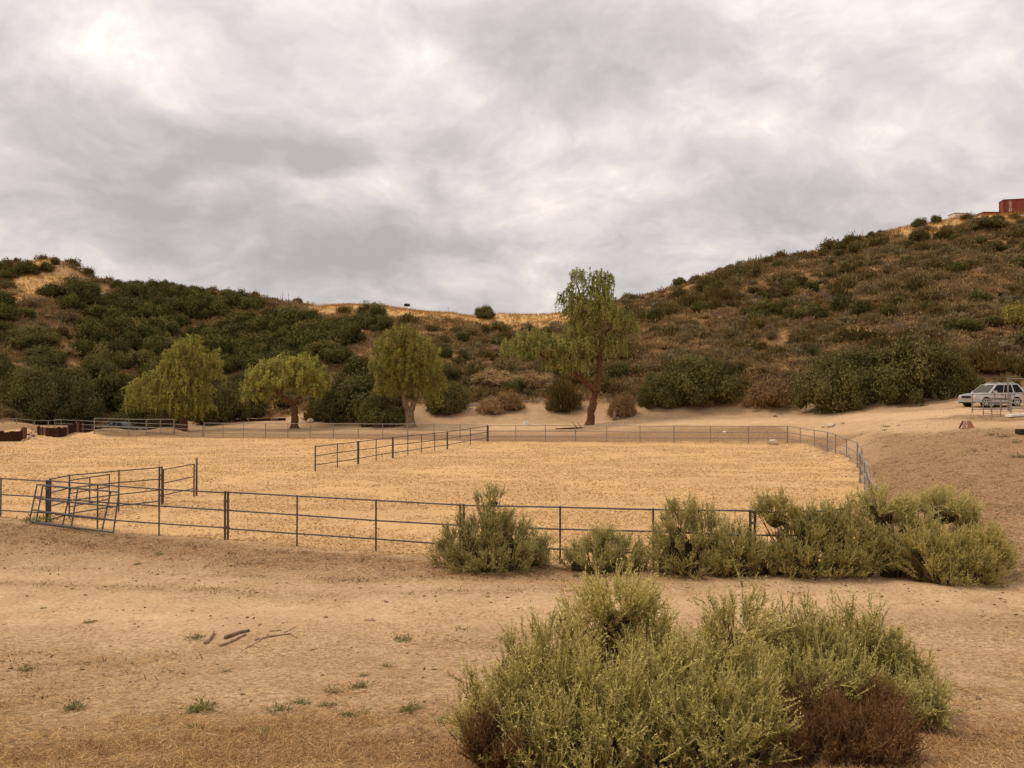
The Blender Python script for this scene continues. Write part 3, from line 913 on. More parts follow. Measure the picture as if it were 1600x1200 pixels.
pepper_tree("pepper_tree", "bright green pepper tree with twin trunks, right of the round pale one", (642, 671), 82,
            [([(642, 671, 0), (640, 655, 0), (638, 645, 0)], .55, .42, "trunk"),
             ([(638, 648, 0), (632, 630, -.2), (628, 600, -.3), (622, 565, -.2), (625, 530, 0)], .34, .08, "limb"),
             ([(641, 648, 0), (648, 630, .3), (652, 605, .4), (655, 570, .3), (650, 545, .2)], .34, .08, "limb"),
             ([(652, 608, .4), (666, 590, .6), (676, 575, .6)], .16, .05, "limb")],
            [(628, 524, 0, 24, 18), (645, 535, 0, 26, 20), (606, 545, -.4, 24, 24), (598, 575, -.6, 19, 28), (618, 565, .5, 26, 26), (655, 560, -.6, 32, 34), (668, 580, 0, 22, 34),
             (640, 590, -.8, 30, 28), (610, 600, -.3, 22, 22), (676, 605, .2, 15, 22), (655, 612, -.4, 24, 20), (632, 610, .5, 24, 18), (676, 625, .3, 13, 16), (688, 600, .3, 9, 22), (598, 610, 0, 12, 22)],
            M["pepper"], 202, 1900, (.3, 1.1), .27, "bark_grey")
pepper_tree("pepper_tree", "low round pepper tree with pale yellow green dome and forked red trunk", (460, 673), 85,
            [([(460, 673, 0), (461, 655, 0), (459, 640, 0), (457, 633, 0)], .48, .34, "trunk"),
             ([(458, 636, 0), (448, 626, -.3), (436, 616, -.6), (425, 600, -.8), (415, 585, -.8)], .30, .07, "limb"),
             ([(458, 636, 0), (466, 624, .2), (478, 616, .4), (490, 600, .5)], .26, .06, "limb"),
             ([(440, 620, -.5), (443, 600, -.2), (446, 580, 0)], .16, .05, "limb")],
            [(440, 572, 0, 34, 18), (470, 570, .2, 30, 18), (412, 585, -.4, 26, 22), (398, 605, -.6, 19, 22), (392, 622, -.3, 14, 14), (430, 600, -.8, 32, 20), (460, 598, -.9, 30, 22),
             (492, 590, .3, 22, 24), (503, 603, .3, 14, 22), (484, 612, -.2, 20, 18), (420, 618, .4, 20, 14), (455, 585, .9, 34, 22)],
            M["pepper"], 303, 1700, (.3, .9), .26)
pepper_tree("pepper_tree", "broad bushy pepper tree whose crown hangs nearly to the ground beside the sedan", (284, 676), 86,
            [([(284, 676, 0), (286, 660, 0), (290, 645, 0)], .65, .45, "trunk"),
             ([(288, 650, 0), (280, 625, -.3), (285, 590, -.2), (296, 555, 0)], .36, .08, "limb"),
             ([(290, 648, 0), (306, 620, .3), (315, 595, .4)], .26, .06, "limb"),
             ([(286, 652, 0), (262, 635, -.5), (240, 620, -.8)], .24, .06, "limb")],
            [(298, 540, 0, 22, 18), (280, 556, 0, 24, 20), (320, 562, .1, 26, 20), (282, 575, -.3, 28, 24), (310, 575, .2, 28, 22), (330, 585, .4, 17, 20), (262, 590, -.4, 24, 24), (300, 605, -.8, 38, 30),
             (232, 605, -.5, 22, 20), (216, 616, -.3, 20, 22), (215, 632, -.3, 17, 18), (245, 628, -.8, 30, 24), (275, 630, -1, 32, 24), (310, 632, -.4, 26, 22), (295, 645, -.6, 26, 14)],
            M["pepper"], 404, 2300, (.3, 1.1), .27)

# ------------------------------------------------------------------ shrub archetypes
OAK = [lobed_shrub("oak_shrub", M["oak"], 500 + i, lobes=[17, 20, 15, 22][i], leaves=150, leaf=.085, height=[1.0, .85, 1.1, .9][i]) for i in range(4)]
OAKBIG = [lobed_shrub("scrub_oak", M["oak_big"], 600 + i, lobes=64, leaves=420, leaf=.045, height=1.0, lobe_r=(.13, .30), flat=.85, spiky=.15) for i in range(3)]
CHAP = [spray_shrub("chaparral_bush", M["chap"], 700 + i, n=650, leaf=.17, height=[.9, 1.1, .8, 1.0][i]) for i in range(4)]
DRY = [spray_shrub("dry_brush", M["drybrush"], 800 + i, n=600, leaf=.16, height=[.8, .9, .7][i]) for i in range(3)]
GREY = [spray_shrub("grey_sage", M["greysage"], 900 + i, n=650, leaf=.15, height=[.9, .8, 1.0][i]) for i in range(3)]
DRYBIG = [lobed_shrub("dry_brush", M["drybrush"], 650 + i, lobes=46, leaves=330, leaf=.05, height=1.0, lobe_r=(.12, .28), spiky=.3) for i in range(2)]
CHAPBIG = [spray_shrub("chaparral_bush", M["chap"], 680, n=3200, leaf=.11, height=1.0)]
YEL = [lobed_shrub("leafy_bush", M["yellowbush"], 690, lobes=26, leaves=120, leaf=.07, height=1.0, lobe_r=(.15, .3), spiky=.2)]


def shrub(arch, name, p, w, h, label, group=None, sink=.06, cat="shrub"):
    o = put(name, arch)
    o.location = (p[0], p[1], p[2] - sink * h)
    o.rotation_euler = (random.uniform(-.08, .08), random.uniform(-.08, .08), random.uniform(0, 6.28))
    o.scale = (w / 2 * random.uniform(.85, 1.2), w / 2 * random.uniform(.85, 1.2), h * random.uniform(.9, 1.15)) if group else (w / 2, w / 2, h)
    return tag(o, label, cat, group)


TAKEN = []   # (x, y, radius) of shrubs placed so far


def big(arch, name, px, py, wpx, hpx, label, d=None, cat="shrub"):
    p = hit(px, py) if d is None else at(px, py, d)
    if d is not None: p.z = Hs(p.x, p.y)
    s = p.y / F
    TAKEN.append((p.x, p.y, wpx * s * .42))
    return shrub(arch, name, p, wpx * s * 1.02, hpx * s, label, cat=cat)


BIG = [
    (OAKBIG[0], "oak_shrub", 580, 512, 66, 46, "large round dark oak bush alone on the golden ridge"),
    (OAK[1], "oak_shrub", 600, 519, 44, 26, "low dark bush against the foot of the round ridge oak"),
    (OAKBIG[1], "oak_shrub", 757, 497, 38, 22, "small dome-shaped dark bush alone on the skyline, left of the tall pepper tree"),
    (OAKBIG[2], "oak_shrub", 128, 474, 80, 46, "big dark oak shrub just below the left skyline"),
    (OAK[0], "oak_shrub", 88, 466, 56, 28, "dark shrub left of the big oak below the left skyline"),
    (OAK[2], "oak_shrub", 108, 482, 46, 24, "low dark shrub under the big oak near the left skyline"),
    (OAK[0], "oak_shrub", 8, 484, 46, 34, "dark shrub cut by the left edge of the picture, highest on the slope"),
    (OAK[3], "oak_shrub", 8, 596, 34, 42, "dark shrub cut by the left edge of the picture, low on the slope"),
    (OAKBIG[0], "oak_shrub", 52, 540, 84, 36, "wide low oak shrub on the bare left slope"),
    (OAKBIG[1], "oak_shrub", 68, 580, 72, 46, "oak shrub with lit green top below the wide low one on the left slope"),
    (OAKBIG[2], "oak_shrub", 150, 590, 66, 42, "oak shrub at the lower edge of the left thicket"),
    (CHAPBIG[0], "chaparral_bush", 38, 421, 34, 16, "low brown bush on the left skyline"),
    (OAK[1], "oak_shrub", 72, 424, 30, 17, "dark bush on the left summit"),
    (OAK[3], "oak_shrub", 86, 414, 16, 13, "small dark bush on the very tip of the left summit"),
    (OAKBIG[0], "oak_shrub", 52, 668, 96, 80, "tall leafy oak shrub behind the timber wall at the far left"),
    (OAKBIG[1], "oak_shrub", 108, 669, 110, 84, "big grey green oak shrub behind the longer timber wall"),
    (OAKBIG[2], "oak_shrub", 30, 668, 60, 60, "oak shrub behind the short timber wall"),
    (OAK[2], "oak_shrub", 165, 640, 90, 60, "dark shrub behind the big grey green one at the timber wall"),
    (OAKBIG[0], "oak_shrub", 215, 664, 80, 50, "shaded shrub right behind the parked sedan"),
    (OAKBIG[1], "oak_shrub", 250, 664, 70, 50, "shaded shrub behind the bushy pepper tree"),
    (OAKBIG[2], "oak_shrub", 345, 660, 90, 66, "dark shrub between the two left pepper trees"),
    (OAKBIG[0], "oak_shrub", 385, 650, 70, 50, "dark shrub behind the low dirt terrace"),
    (OAKBIG[2], "oak_shrub", 310, 655, 70, 40, "shaded undergrowth shrub right of the bushy pepper tree's trunk"),
    (OAKBIG[1], "oak_shrub", 555, 655, 120, 82, "wide grey green shrub between the pale and the bright pepper trees"),
    (OAKBIG[0], "oak_shrub", 598, 662, 90, 60, "dark hollow shrub against the bright pepper tree"),
    (OAK[0], "oak_shrub", 510, 640, 60, 40, "shrub behind the right side of the round pepper tree"),
    (CHAPBIG[0], "chaparral_bush", 500, 655, 60, 34, "brownish bush at the foot of the hill behind the round pepper tree"),
    (OAKBIG[2], "oak_shrub", 700, 645, 76, 56, "dark shrub at the right foot of the bright pepper tree"),
    (OAKBIG[1], "oak_shrub", 696, 602, 54, 36, "grey green shrub up the slope right of the bright pepper tree"),
    (OAK[2], "oak_shrub", 560, 590, 60, 36, "shrub at the lower right corner of the dark thicket"),
    (CHAPBIG[0], "chaparral_bush", 880, 640, 66, 56, "feathery green bush under the tall pepper tree's left limb"),
    (DRYBIG[0], "dry_brush", 792, 640, 62, 36, "tan dry bush above the white concrete block"),
    (DRYBIG[1], "dry_brush", 765, 646, 44, 30, "small tan dry bush at the bank's edge, left of the larger tan one"),
    (DRYBIG[0], "dry_brush", 838, 606, 80, 30, "dry yellow brush on the slope behind the tall pepper tree"),
    (DRYBIG[1], "dry_brush", 775, 600, 80, 26, "dry yellow brush on the slope left of the tall pepper tree"),
    (DRYBIG[0], "dry_brush", 972, 650, 50, 46, "dry leafy bush right of the tall pepper tree's trunk"),
    (OAKBIG[0], "oak_shrub", 1090, 628, 128, 84, "large grey green dome shrub on the cut bank right of the tall pepper tree"),
    (OAKBIG[1], "oak_shrub", 1035, 634, 80, 60, "smaller shrub at the left side of the grey green dome shrub"),
    (DRYBIG[1], "dry_brush", 1205, 636, 84, 54, "golden dry bush between the two largest green shrubs"),
    (DRYBIG[0], "dry_brush", 1195, 595, 70, 36, "dry golden bush behind the golden one on the bank"),
    (OAKBIG[2], "oak_shrub", 1305, 638, 130, 90, "huge dark green shrub above the dirt road, left half of the biggest clump"),
    (OAKBIG[0], "oak_shrub", 1340, 612, 120, 78, "dark shrub in the middle of the biggest clump above the dirt road"),
    (OAKBIG[1], "oak_shrub", 1430, 622, 150, 110, "huge feathery grey green shrub left of the silver car"),
    (OAKBIG[2], "oak_shrub", 1488, 614, 80, 60, "grey green shrub directly behind the silver car's bonnet"),
    (CHAPBIG[0], "chaparral_bush", 1520, 580, 100, 50, "broad olive bush up the slope behind the silver car"),
    (CHAPBIG[0], "chaparral_bush", 1580, 585, 70, 40, "olive bush on the slope above the silver car's roof"),
    (YEL[0], "leafy_bush", 1585, 512, 56, 50, "yellow green leafy bush at the right edge of the hill"),
    (OAK[0], "oak_shrub", 1437, 356, 26, 18, "dark shrub on the right skyline, largest left of the white trailer"),
    (OAK[1], "oak_shrub", 1462, 349, 20, 15, "small dark tree-like shrub on the right skyline near the trailer"),
    (OAK[2], "oak_shrub", 1365, 374, 24, 14, "small dark shrub standing on the skyline halfway up the right hill"),
    (OAK[3], "oak_shrub", 1062, 447, 24, 17, "round dark shrub at the low left end of the right skyline"),
    (OAK[1], "oak_shrub", 1545, 358, 60, 18, "wide low dark shrub in golden grass below the red container"),
    (CHAPBIG[0], "chaparral_bush", 1112, 455, 60, 26, "dark olive bush high on the left part of the right hill"),
    (CHAPBIG[0], "chaparral_bush", 1135, 470, 50, 28, "olive bush just below the right hill's skyline"),
]
for a_, nm, px, py, w_, h_, lb in BIG:
    big(a_, nm, px, py, w_, h_, lb, 88.0 + (px % 7) * .3 if (px < 260 and py > 660) else None)

# ------------------------------------------------------------------ hillside scrub, one plant at a time
THICK = np.array([(128, 520), (165, 470), (170, 448), (260, 452), (370, 466), (400, 490), (470, 500), (540, 505), (556, 545), (520, 585), (480, 600), (350, 625), (200, 640), (120, 640), (60, 650), (50, 610), (110, 600)], float)
BARE = [np.array(q, float) for q in ([(545, 470), (700, 470), (700, 532), (600, 540), (585, 560), (560, 575), (545, 540)],
                                     [(700, 470), (880, 470), (880, 512), (700, 520)])]


def scatter():
    rng = np.random.default_rng(77)
    N = 26000
    d = np.sqrt(rng.uniform(70 ** 2, 156 ** 2, N)); pxr = rng.uniform(-120, 1720, N)
    u = (pxr - 800) / F; x = u * d; y = d
    st, hl, rd_, dk, gold = masks(x, y)
    z = H(x, y)
    ppx, ppy = project(x, y, z)
    foot = np.interp(ppx, [-500, 0, 150, 300, 450, 640, 900, 1060, 1230, 1340, 1500, 1600, 2100], [78, 84, 92, 96, 100, 92, 91, 84, 80, 75, 70, 71, 68])
    rdd = np.interp(ppx, UPX, RDc)
    ok = (d > foot) & (d < rdd + 2)
    x, y, z, ppx, ppy, gold, d, rdd, foot_ = [a[ok] for a in (x, y, z, ppx, ppy, gold, d, rdd, foot)]
    thick = poly_dist(THICK, ppx, ppy)
    bare = np.maximum(poly_dist(BARE[0], ppx, ppy), poly_dist(BARE[1], ppx, ppy))
    patch = fbm(x / 9, y / 9, 61, 3)
    patch2 = fbm(x / 6, y / 6, 63, 3)
    taken = list(TAKEN)
    tx = np.array([t_[0] for t_ in taken]); ty = np.array([t_[1] for t_ in taken]); trr = np.array([t_[2] for t_ in taken])
    cnt = dict(oak_shrub=52, chaparral_bush=8, dry_brush=9, grey_sage=0)
    LIM = 298
    left_over = []
    for i in range(len(x)):
        r = rng.random()
        nearr = (rdd[i] - d[i]) < 7
        if thick[i] > 0 and patch2[i] > .60: continue
        if thick[i] > 0:
            kind = "oak_shrub" if r < .96 else "chaparral_bush"
        elif bare[i] > -2:
            if r > .015: continue
            kind = "chaparral_bush"
        elif ppx[i] < 640:
            kind = "oak_shrub" if r < .06 + .25 * (patch[i] > .58) else "dry_brush" if r < .66 else "chaparral_bush" if r < .85 else "grey_sage"
        else:
            low = ppy[i] > 560
            kind = "dry_brush" if r < (.22 + .2 * (patch[i] < .42)) else "grey_sage" if r < .52 else "chaparral_bush" if r < .93 - .12 * (patch[i] > .55) else "oak_shrub"
        if ppx[i] > 1460 and nearr: continue
        if gold[i] > .25 and rng.random() < .95: continue
        if nearr and rng.random() < (.9 if ppx[i] > 1250 else .65): continue
        w = dict(oak_shrub=rng.uniform(3.8, 6.0), chaparral_bush=rng.uniform(2.8, 5.6), dry_brush=rng.uniform(2.0, 4.2), grey_sage=rng.uniform(2.6, 4.8))[kind]
        if thick[i] < 0 and kind == "oak_shrub": w *= .7
        if nearr: w *= .6
        rad = w * (.30 if thick[i] > 0 else .36)
        dd = np.hypot(tx - x[i], ty - y[i])
        if (dd < (trr + rad) * (.74 if thick[i] > 0 else .84)).any(): continue
        h = w * dict(oak_shrub=rng.uniform(.5, .75), chaparral_bush=rng.uniform(.38, .62), dry_brush=rng.uniform(.26, .42), grey_sage=rng.uniform(.34, .52))[kind]
        tx = np.append(tx, x[i]); ty = np.append(ty, y[i]); trr = np.append(trr, rad)
        if cnt[kind] >= LIM: continue
        cnt[kind] += 1
        arch = dict(oak_shrub=OAK, chaparral_bush=CHAP, dry_brush=DRY, grey_sage=GREY)[kind]
        f_ = (d[i] - foot_[i]) / (rdd[i] - foot_[i])
        tier = "low down" if f_ < .18 else "on the lower slope" if f_ < .45 else "on the upper slope" if f_ < .8 else "just under the skyline"
        place = next(t_ for lim, t_ in ((130, "at the far left"), (360, "above the bushy pepper tree"), (540, "above the round pepper tree"),
                                        (720, "above the bright pepper tree"), (1010, "behind the tall pepper tree"), (1200, "above the dome shrub"),
                                        (1400, "above the biggest shrub clump"), (9999, "above the silver car")) if ppx[i] < lim)
        what = dict(oak_shrub="dark green oak shrub", chaparral_bush="olive brown bush", dry_brush="tan dry bush", grey_sage="grey green sage bush")[kind]
        size = "broad" if w > dict(oak_shrub=4.6, chaparral_bush=4.0, dry_brush=3.0, grey_sage=3.6)[kind] else "small"
        lab = size + " " + what + " " + tier + " " + place
        shrub(arch[rng.integers(0, len(arch))], kind, (x[i], y[i], z[i]), w, h, lab, what + ("es " if what.endswith("bush") else "s ") + tier + " " + place, sink=.1)
    return tx, ty, trr


scatter()


def tufts(name, kind_mat, x, y, blades, hgt, wid, rng, lean=.5, spread=.12, up=1.0):
    """grass tufts as upright blades; x, y arrays of tuft places"""
    n = len(x) * blades
    X = np.repeat(x, blades) + rng.normal(0, spread, n); Y = np.repeat(y, blades) + rng.normal(0, spread, n)
    Z = H(X, Y)
    c = np.stack([X, Y, Z - .01], 1)
    dr = unit(np.stack([rng.normal(0, lean, n), rng.normal(0, lean, n), np.full(n, up)], 1))
    dr[:, 2] = np.abs(dr[:, 2]) + .02
    sd = unit(np.cross(dr, rng.normal(0, 1, (n, 3))))
    v, t_ = tri_leaves(c, dr, sd, rng.uniform(*hgt, n), rng.uniform(*wid, n))
    return mesh_np(name, v, t_, kind_mat, dict(rnd=np.repeat(rng.random(n), 3), clump=np.repeat(np.repeat(rng.random(len(x)), blades), 3)))


def hill_cover():
    rng = np.random.default_rng(5)
    # golden grass, thickest along the crests
    N = 60000
    d = rng.uniform(78, 157, N); px = rng.uniform(-60, 1660, N); x = (px - 800) / F * d; y = d
    st, hl, rd_, dk, gold = masks(x, y)
    rdd = np.interp(px, UPX, RDc)
    crest = np.clip(1 - np.abs(rdd - d) / 5, 0, 1)
    keep = (hl > .6) & (d < rdd + 3) & (rng.random(N) < .15 + .85 * gold + .6 * crest)
    me = tufts("hillside_grass", M["goldgrass"], x[keep], y[keep], 5, (.25, .65), (.05, .10), rng, .35, .25)
    tag(put("hillside_grass", me), "golden dry grass covering the open parts of the hills", "grass", kind="stuff")
    # ankle-high dead undergrowth between the shrubs
    N = 26000
    d = rng.uniform(74, 152, N); px = rng.uniform(-60, 1660, N); x = (px - 800) / F * d; y = d
    st, hl, rd_, dk, gold = masks(x, y)
    rdd = np.interp(px, UPX, RDc)
    keep = (hl > .7) & (d < rdd - 1) & (gold < .5) & (fbm(x / 4, y / 4, 71, 3) > .34)
    x, y = x[keep], y[keep]
    n = len(x); k = 34
    X = np.repeat(x, k); Y = np.repeat(y, k)
    o = rdir(rng, n * k, .0); s = np.repeat(rng.uniform(.4, 1.25, n), k)
    zz = np.repeat(H(x, y), k)
    c = np.stack([X, Y, zz], 1) + o * (s * rng.uniform(.5, 1, n * k))[:, None] * np.array([1, 1, .7])
    dr = unit(o + rng.normal(0, .5, (n * k, 3)) + np.array([0, 0, .5])); sd = unit(np.cross(dr, rng.normal(0, 1, (n * k, 3))))
    v, t_ = tri_leaves(c, dr, sd, s * rng.uniform(.2, .45, n * k), s * rng.uniform(.1, .22, n * k))
    cl = np.repeat(rng.random(n), k)
    half = (np.repeat(rng.random(n), k * 3) < .55).reshape(-1, 3)[:, 0]
    for sel, mt, nm, lb in ((half, "drybrush", "dead_undergrowth", "low dead brown undergrowth between the hillside shrubs"),
                            (~half, "greysage", "low_sage_cover", "low grey green ground cover between the hillside shrubs")):
        vv = v.reshape(-1, 3, 3)[sel].reshape(-1, 3); m = len(vv) // 3
        me = mesh_np(nm, vv, np.arange(3 * m).reshape(-1, 3), M[mt], dict(rnd=np.repeat(rng.random(m), 3), clump=np.repeat(cl[sel], 3)))
        tag(put(nm, me), lb, "undergrowth", kind="stuff")
    # seed stalks standing on the skyline
    mb = MB()
    for px in (437, 450, 466, 441, 1348, 1345, 930, 700, 868):
        q = hit(px, 470 if px < 800 else 395) if False else at(px, 480, float(np.interp(px, UPX, RDc)) - 1)
        z0 = Hs(q.x, q.y)
        mb.tube([(q.x, q.y, z0 - .1), (q.x + .1, q.y, z0 + random.uniform(1.0, 2.2))], [.05, .03], 4)
    tag(mb.build("dead_flower_stalks", M["twig"]), "thin dead flower stalks standing up along the skyline", "plants", kind="stuff")


hill_cover()

# dead leafless shrubs on the right hill


def dead_shrub_mesh(seed):
    rng = np.random.default_rng(seed); mb = MB()
    def grow(p, d, L, r, lev):
        e = p + d * L
        mb.tube([p, e], [r, r * .6], 3, False)
        if lev:
            for _ in range(3):
                nd = (d + Vector(rng.normal(0, .5, 3))).normalized(); nd.z = abs(nd.z) * .8 + .1
                grow(e, nd.normalized(), L * rng.uniform(.55, .85), r * .6, lev - 1)
    for k in range(6):
        a = rng.uniform(0, 6.28)
        grow(Vector((0, 0, 0)), Vector((math.cos(a) * .6, math.sin(a) * .6, 1)).normalized(), .38, .03, 3)
    me = bpy.data.meshes.new("dead_shrub"); me.from_pydata(mb.v, [], mb.f); me.materials.append(M["deadgrey"])
    return me


M["deadgrey"] = simple("dead_grey_wood", (.27, .19, .15), .9, var=.3, scale=6, spec=.1)
DEAD = [dead_shrub_mesh(31), dead_shrub_mesh(32)]
for i, (px, py, s_) in enumerate([(1290, 470, 30), (1305, 480, 34), (1108, 545, 30), (1228, 455, 34), (1170, 560, 26), (1330, 500, 30), (1398, 520, 30), (1120, 500, 26), (1045, 590, 24),
                                  (1200, 520, 24), (1475, 470, 26), (735, 560, 20), (1262, 512, 28), (1185, 475, 22)]):
    p = hit(px, py); o = put("dead_shrub", DEAD[i % 2]); k = s_ * p.y / F / 1.5
    o.location = p; o.scale = (k, k, k); o.rotation_euler = (0, 0, i * 1.3)
    tag(o, "leafless grey twiggy shrub among the scrub of the slope", "shrub", "leafless grey shrubs on the slope")

M["pale"] = foliage("pale_buckwheat", (.26, .15, .09), (.68, .50, .36), None, .15)
PALE = [spray_shrub("pale_brush", M["pale"], 950 + i, n=700, leaf=.13, height=.8) for i in range(2)]
prng = random.Random(4)
for cx_, cy_, rx_, ry_, n_, where in ((1165, 470, 60, 14, 9, "in the pale patch high above the dome shrub"), (1480, 428, 60, 9, 9, "in the pale band under the right crest"),
                                      (745, 555, 30, 12, 4, "between the bright and the tall pepper trees"), (1240, 462, 40, 10, 4, "in the middle of the right hill"), (40, 505, 60, 20, 5, "on the bare far left slope"), (1570, 562, 30, 8, 3, "on the slope above the silver car")):
    for k in range(n_):
        p = hit(cx_ + prng.uniform(-rx_, rx_), cy_ + prng.uniform(-ry_, ry_)); w_ = prng.uniform(1.6, 3.0)
        shrub(PALE[k % 2], "pale_brush", p, w_, w_ * .42, "pale dry bush " + where, "pale dry bushes " + where)

# ------------------------------------------------------------------ sagebrush beside the fence and in the foreground


def sage_bush(label, px, py, d, lobes_px, seed, dens, mat, fine=1.0, group="sagebrush clumps beside the fence", extra=None):
    """lobes_px: (px, py, depth offset, rx, rz) in picture pixels at distance d"""
    p = at(px, py, d); p.z = Hs(p.x, p.y)
    s = d / F
    root = tag(empty("sagebrush", p), label, "bush", group)
    zl = CAMZ - (py - 618) * s - p.z
    lobes = []
    for a, b_, dy, rx, rz, *hang_ in lobes_px:
        q = at(a, b_, d + dy)
        cz, rzz = q.z - p.z, rz * s
        if cz - rzz < (.62 if d < 12 else .8) and not hang_:            # low lobes go right down to the soil
            top_ = cz + rzz; bot = -.55; cz = (top_ + bot) / 2; rzz = (top_ - bot) / 2
        lobes.append(((q.x - p.x, q.y - p.y, cz - .11), (max(.12, rx * s * (d + dy) / d * 1.0 - .045), max(.12, rx * s * .85 - .05), max(.12, rzz - .12))))
    area = sum(r[0] * r[1] + r[0] * r[2] + r[1] * r[2] for c, r in lobes) * 4.19 / 2
    n = int(area * dens)
    me = sagebrush_mesh("foliage", mat, lobes, seed, n, 3, int(15 * fine), .042 / fine ** .5, .0115 / fine ** .5, (.18, .40))
    tag(put("foliage", me, root), kind="stuff")
    rng = np.random.default_rng(seed + 1)
    tag(stems_mesh(lobes, rng, 70).build("stems", M["twig"], root), kind="stuff")
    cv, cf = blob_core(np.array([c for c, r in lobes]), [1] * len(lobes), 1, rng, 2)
    # solid lumps for the old twigs, coloured dark as the bush's inner shade
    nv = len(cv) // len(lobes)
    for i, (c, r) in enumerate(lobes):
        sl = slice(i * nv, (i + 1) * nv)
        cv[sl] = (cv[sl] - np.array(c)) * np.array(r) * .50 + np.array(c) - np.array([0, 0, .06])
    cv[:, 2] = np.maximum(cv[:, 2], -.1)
    tag(put("shaded_twig_core", mesh_np("shaded_twig_core", cv, cf, M["core"]), root), kind="stuff")
    return root, lobes, p


sage_bush("pyramid-shaped olive sagebrush against the fence, leftmost of the sagebrush row", 765, 882, 18.0,
          [(762, 800, 0, 36, 34), (740, 835, 0, 50, 38), (785, 825, .1, 42, 42), (712, 845, 0, 36, 32), (815, 845, 0, 40, 32), (765, 855, -.3, 70, 28), (770, 775, .1, 20, 18), (700, 865, 0, 28, 16), (832, 838, .1, 24, 20)],
          1, 150, M["sage_dull"], .8)
sage_bush("low rounded sagebrush between the pyramid-shaped one and the long dense row", 942, 884, 17.8,
          [(940, 835, 0, 34, 28), (905, 858, 0, 32, 24), (970, 850, 0, 36, 30), (940, 862, -.2, 62, 20), (995, 865, 0, 22, 18)],
          2, 150, M["sage_dull"], .8)
sage_bush("sagebrush with brown-shadowed left side growing through the fence end", 1075, 890, 17.3,
          [(1060, 806, 0, 44, 34), (1095, 812, .1, 36, 32), (1040, 845, 0, 26, 30), (1075, 855, -.2, 48, 34), (1110, 850, 0, 34, 32), (1140, 826, .2, 30, 22)],
          3, 150, M["sage_dull"], .8)
sage_bush("upright bright sagebrush at the left of the dense row", 1165, 892, 16.9,
          [(1150, 850, -.1, 36, 40), (1185, 855, 0, 34, 36), (1130, 872, -.2, 26, 20), (1210, 865, -.1, 28, 26)],
          4, 160, M["sage"], .8)
sage_bush("tall bright sagebrush in the middle of the dense row, before the fence's curved end", 1280, 896, 16.8,
          [(1212, 800, .3, 36, 34), (1260, 815, .2, 50, 42), (1310, 802, .3, 52, 38), (1250, 858, -.1, 46, 36), (1310, 862, -.1, 44, 34), (1350, 835, .1, 34, 40)],
          5, 160, M["sage"], .8)
sage_bush("broad sagebrush behind the right end of the dense row", 1430, 898, 17.0,
          [(1375, 795, .3, 46, 40), (1420, 800, .4, 50, 42), (1475, 794, .5, 46, 38), (1520, 812, .4, 36, 38), (1390, 850, 0, 34, 34)],
          6, 150, M["sage_dull"], .8)
sage_bush("pale bright sagebrush at the right end of the row, hanging over the track", 1480, 908, 16.3,
          [(1455, 850, 0, 40, 40), (1500, 855, 0, 44, 44), (1545, 850, .2, 32, 42), (1470, 882, -.2, 40, 24), (1530, 885, -.1, 36, 22), (1435, 830, .1, 26, 26)],
          8, 160, M["sage"], .8)

# foreground clump
G2 = "big sagebrush clump in the foreground"
sage_bush("tall slender-topped sagebrush at the back of the foreground clump", 960, 1100, 8.2,
          [(968, 946, .1, 62, 44), (932, 966, .1, 50, 38), (1008, 972, .1, 48, 44), (962, 1000, 0, 80, 50), (980, 1050, 0, 90, 56), (1030, 1020, .1, 56, 60)],
          21, 300, M["sage"], 1.35, G2)
sage_bush("widest sagebrush in the foreground, left half of the clump with pale upright tips", 890, 1240, 5.9,
          [(860, 1010, .5, 70, 52), (800, 1075, .3, 72, 58), (885, 1075, .2, 80, 62), (960, 1085, .1, 72, 62), (1020, 1060, .3, 58, 58), (775, 1135, .1, 58, 50), (850, 1160, -.1, 70, 50), (950, 1180, -.2, 80, 50), (1040, 1150, 0, 64, 60), (800, 1190, 0, 60, 40)],
          22, 310, M["sage"], 1.35, G2)
sage_bush("sagebrush in the middle of the foreground clump, leaning right over reddish dead stalks", 1120, 1235, 6.0,
          [(1090, 990, .6, 58, 48), (1060, 1040, .3, 62, 56), (1130, 1040, .3, 62, 62), (1165, 1085, .1, 54, 56), (1110, 1120, -.1, 72, 66), (1130, 1190, -.2, 72, 50), (1150, 968, .7, 46, 40)],
          23, 310, M["sage"], 1.35, G2)
sage_bush("sagebrush on the right of the foreground clump with tall sprays along its top", 1310, 1130, 7.7,
          [(1210, 990, .3, 56, 48), (1270, 1000, .2, 60, 58), (1335, 1000, .2, 58, 56), (1390, 1030, .1, 48, 54), (1300, 1045, .2, 70, 30), (1425, 1060, .1, 38, 42), (1365, 980, .2, 36, 36), (1245, 1062, -.35, 46, 24, 1), (1320, 1072, -.3, 44, 20, 1), (1385, 1075, -.25, 34, 24, 1)],
          24, 310, M["sage"], 1.35, G2)
sage_bush("small sagebrush at the right tip of the foreground clump", 1430, 1190, 7.1,
          [(1405, 1110, 0, 42, 50), (1450, 1100, 0, 38, 46), (1395, 1150, -.1, 38, 38), (1440, 1060, .1, 32, 30)],
          25, 360, M["sage_dull"], 1.35, G2)


def dead_stalks(label, px, py, d, w, h, seed, n):
    p = at(px, py, d); p.z = Hs(p.x, p.y)
    s = d / F
    rng = np.random.default_rng(seed)
    lobes = [((0, 0, h * s * .4), (w * s / 2, w * s / 2.6, h * s * .5))]
    me = sagebrush_mesh("dead_stalks", M["redstalk"], lobes, seed, n, 3, 10, .035, .007, (.15, .38), -.8, curl=.12, upb=1.5)
    o = tag(put("dead_stalks", me, None, p), label, "dead bush")
    return o


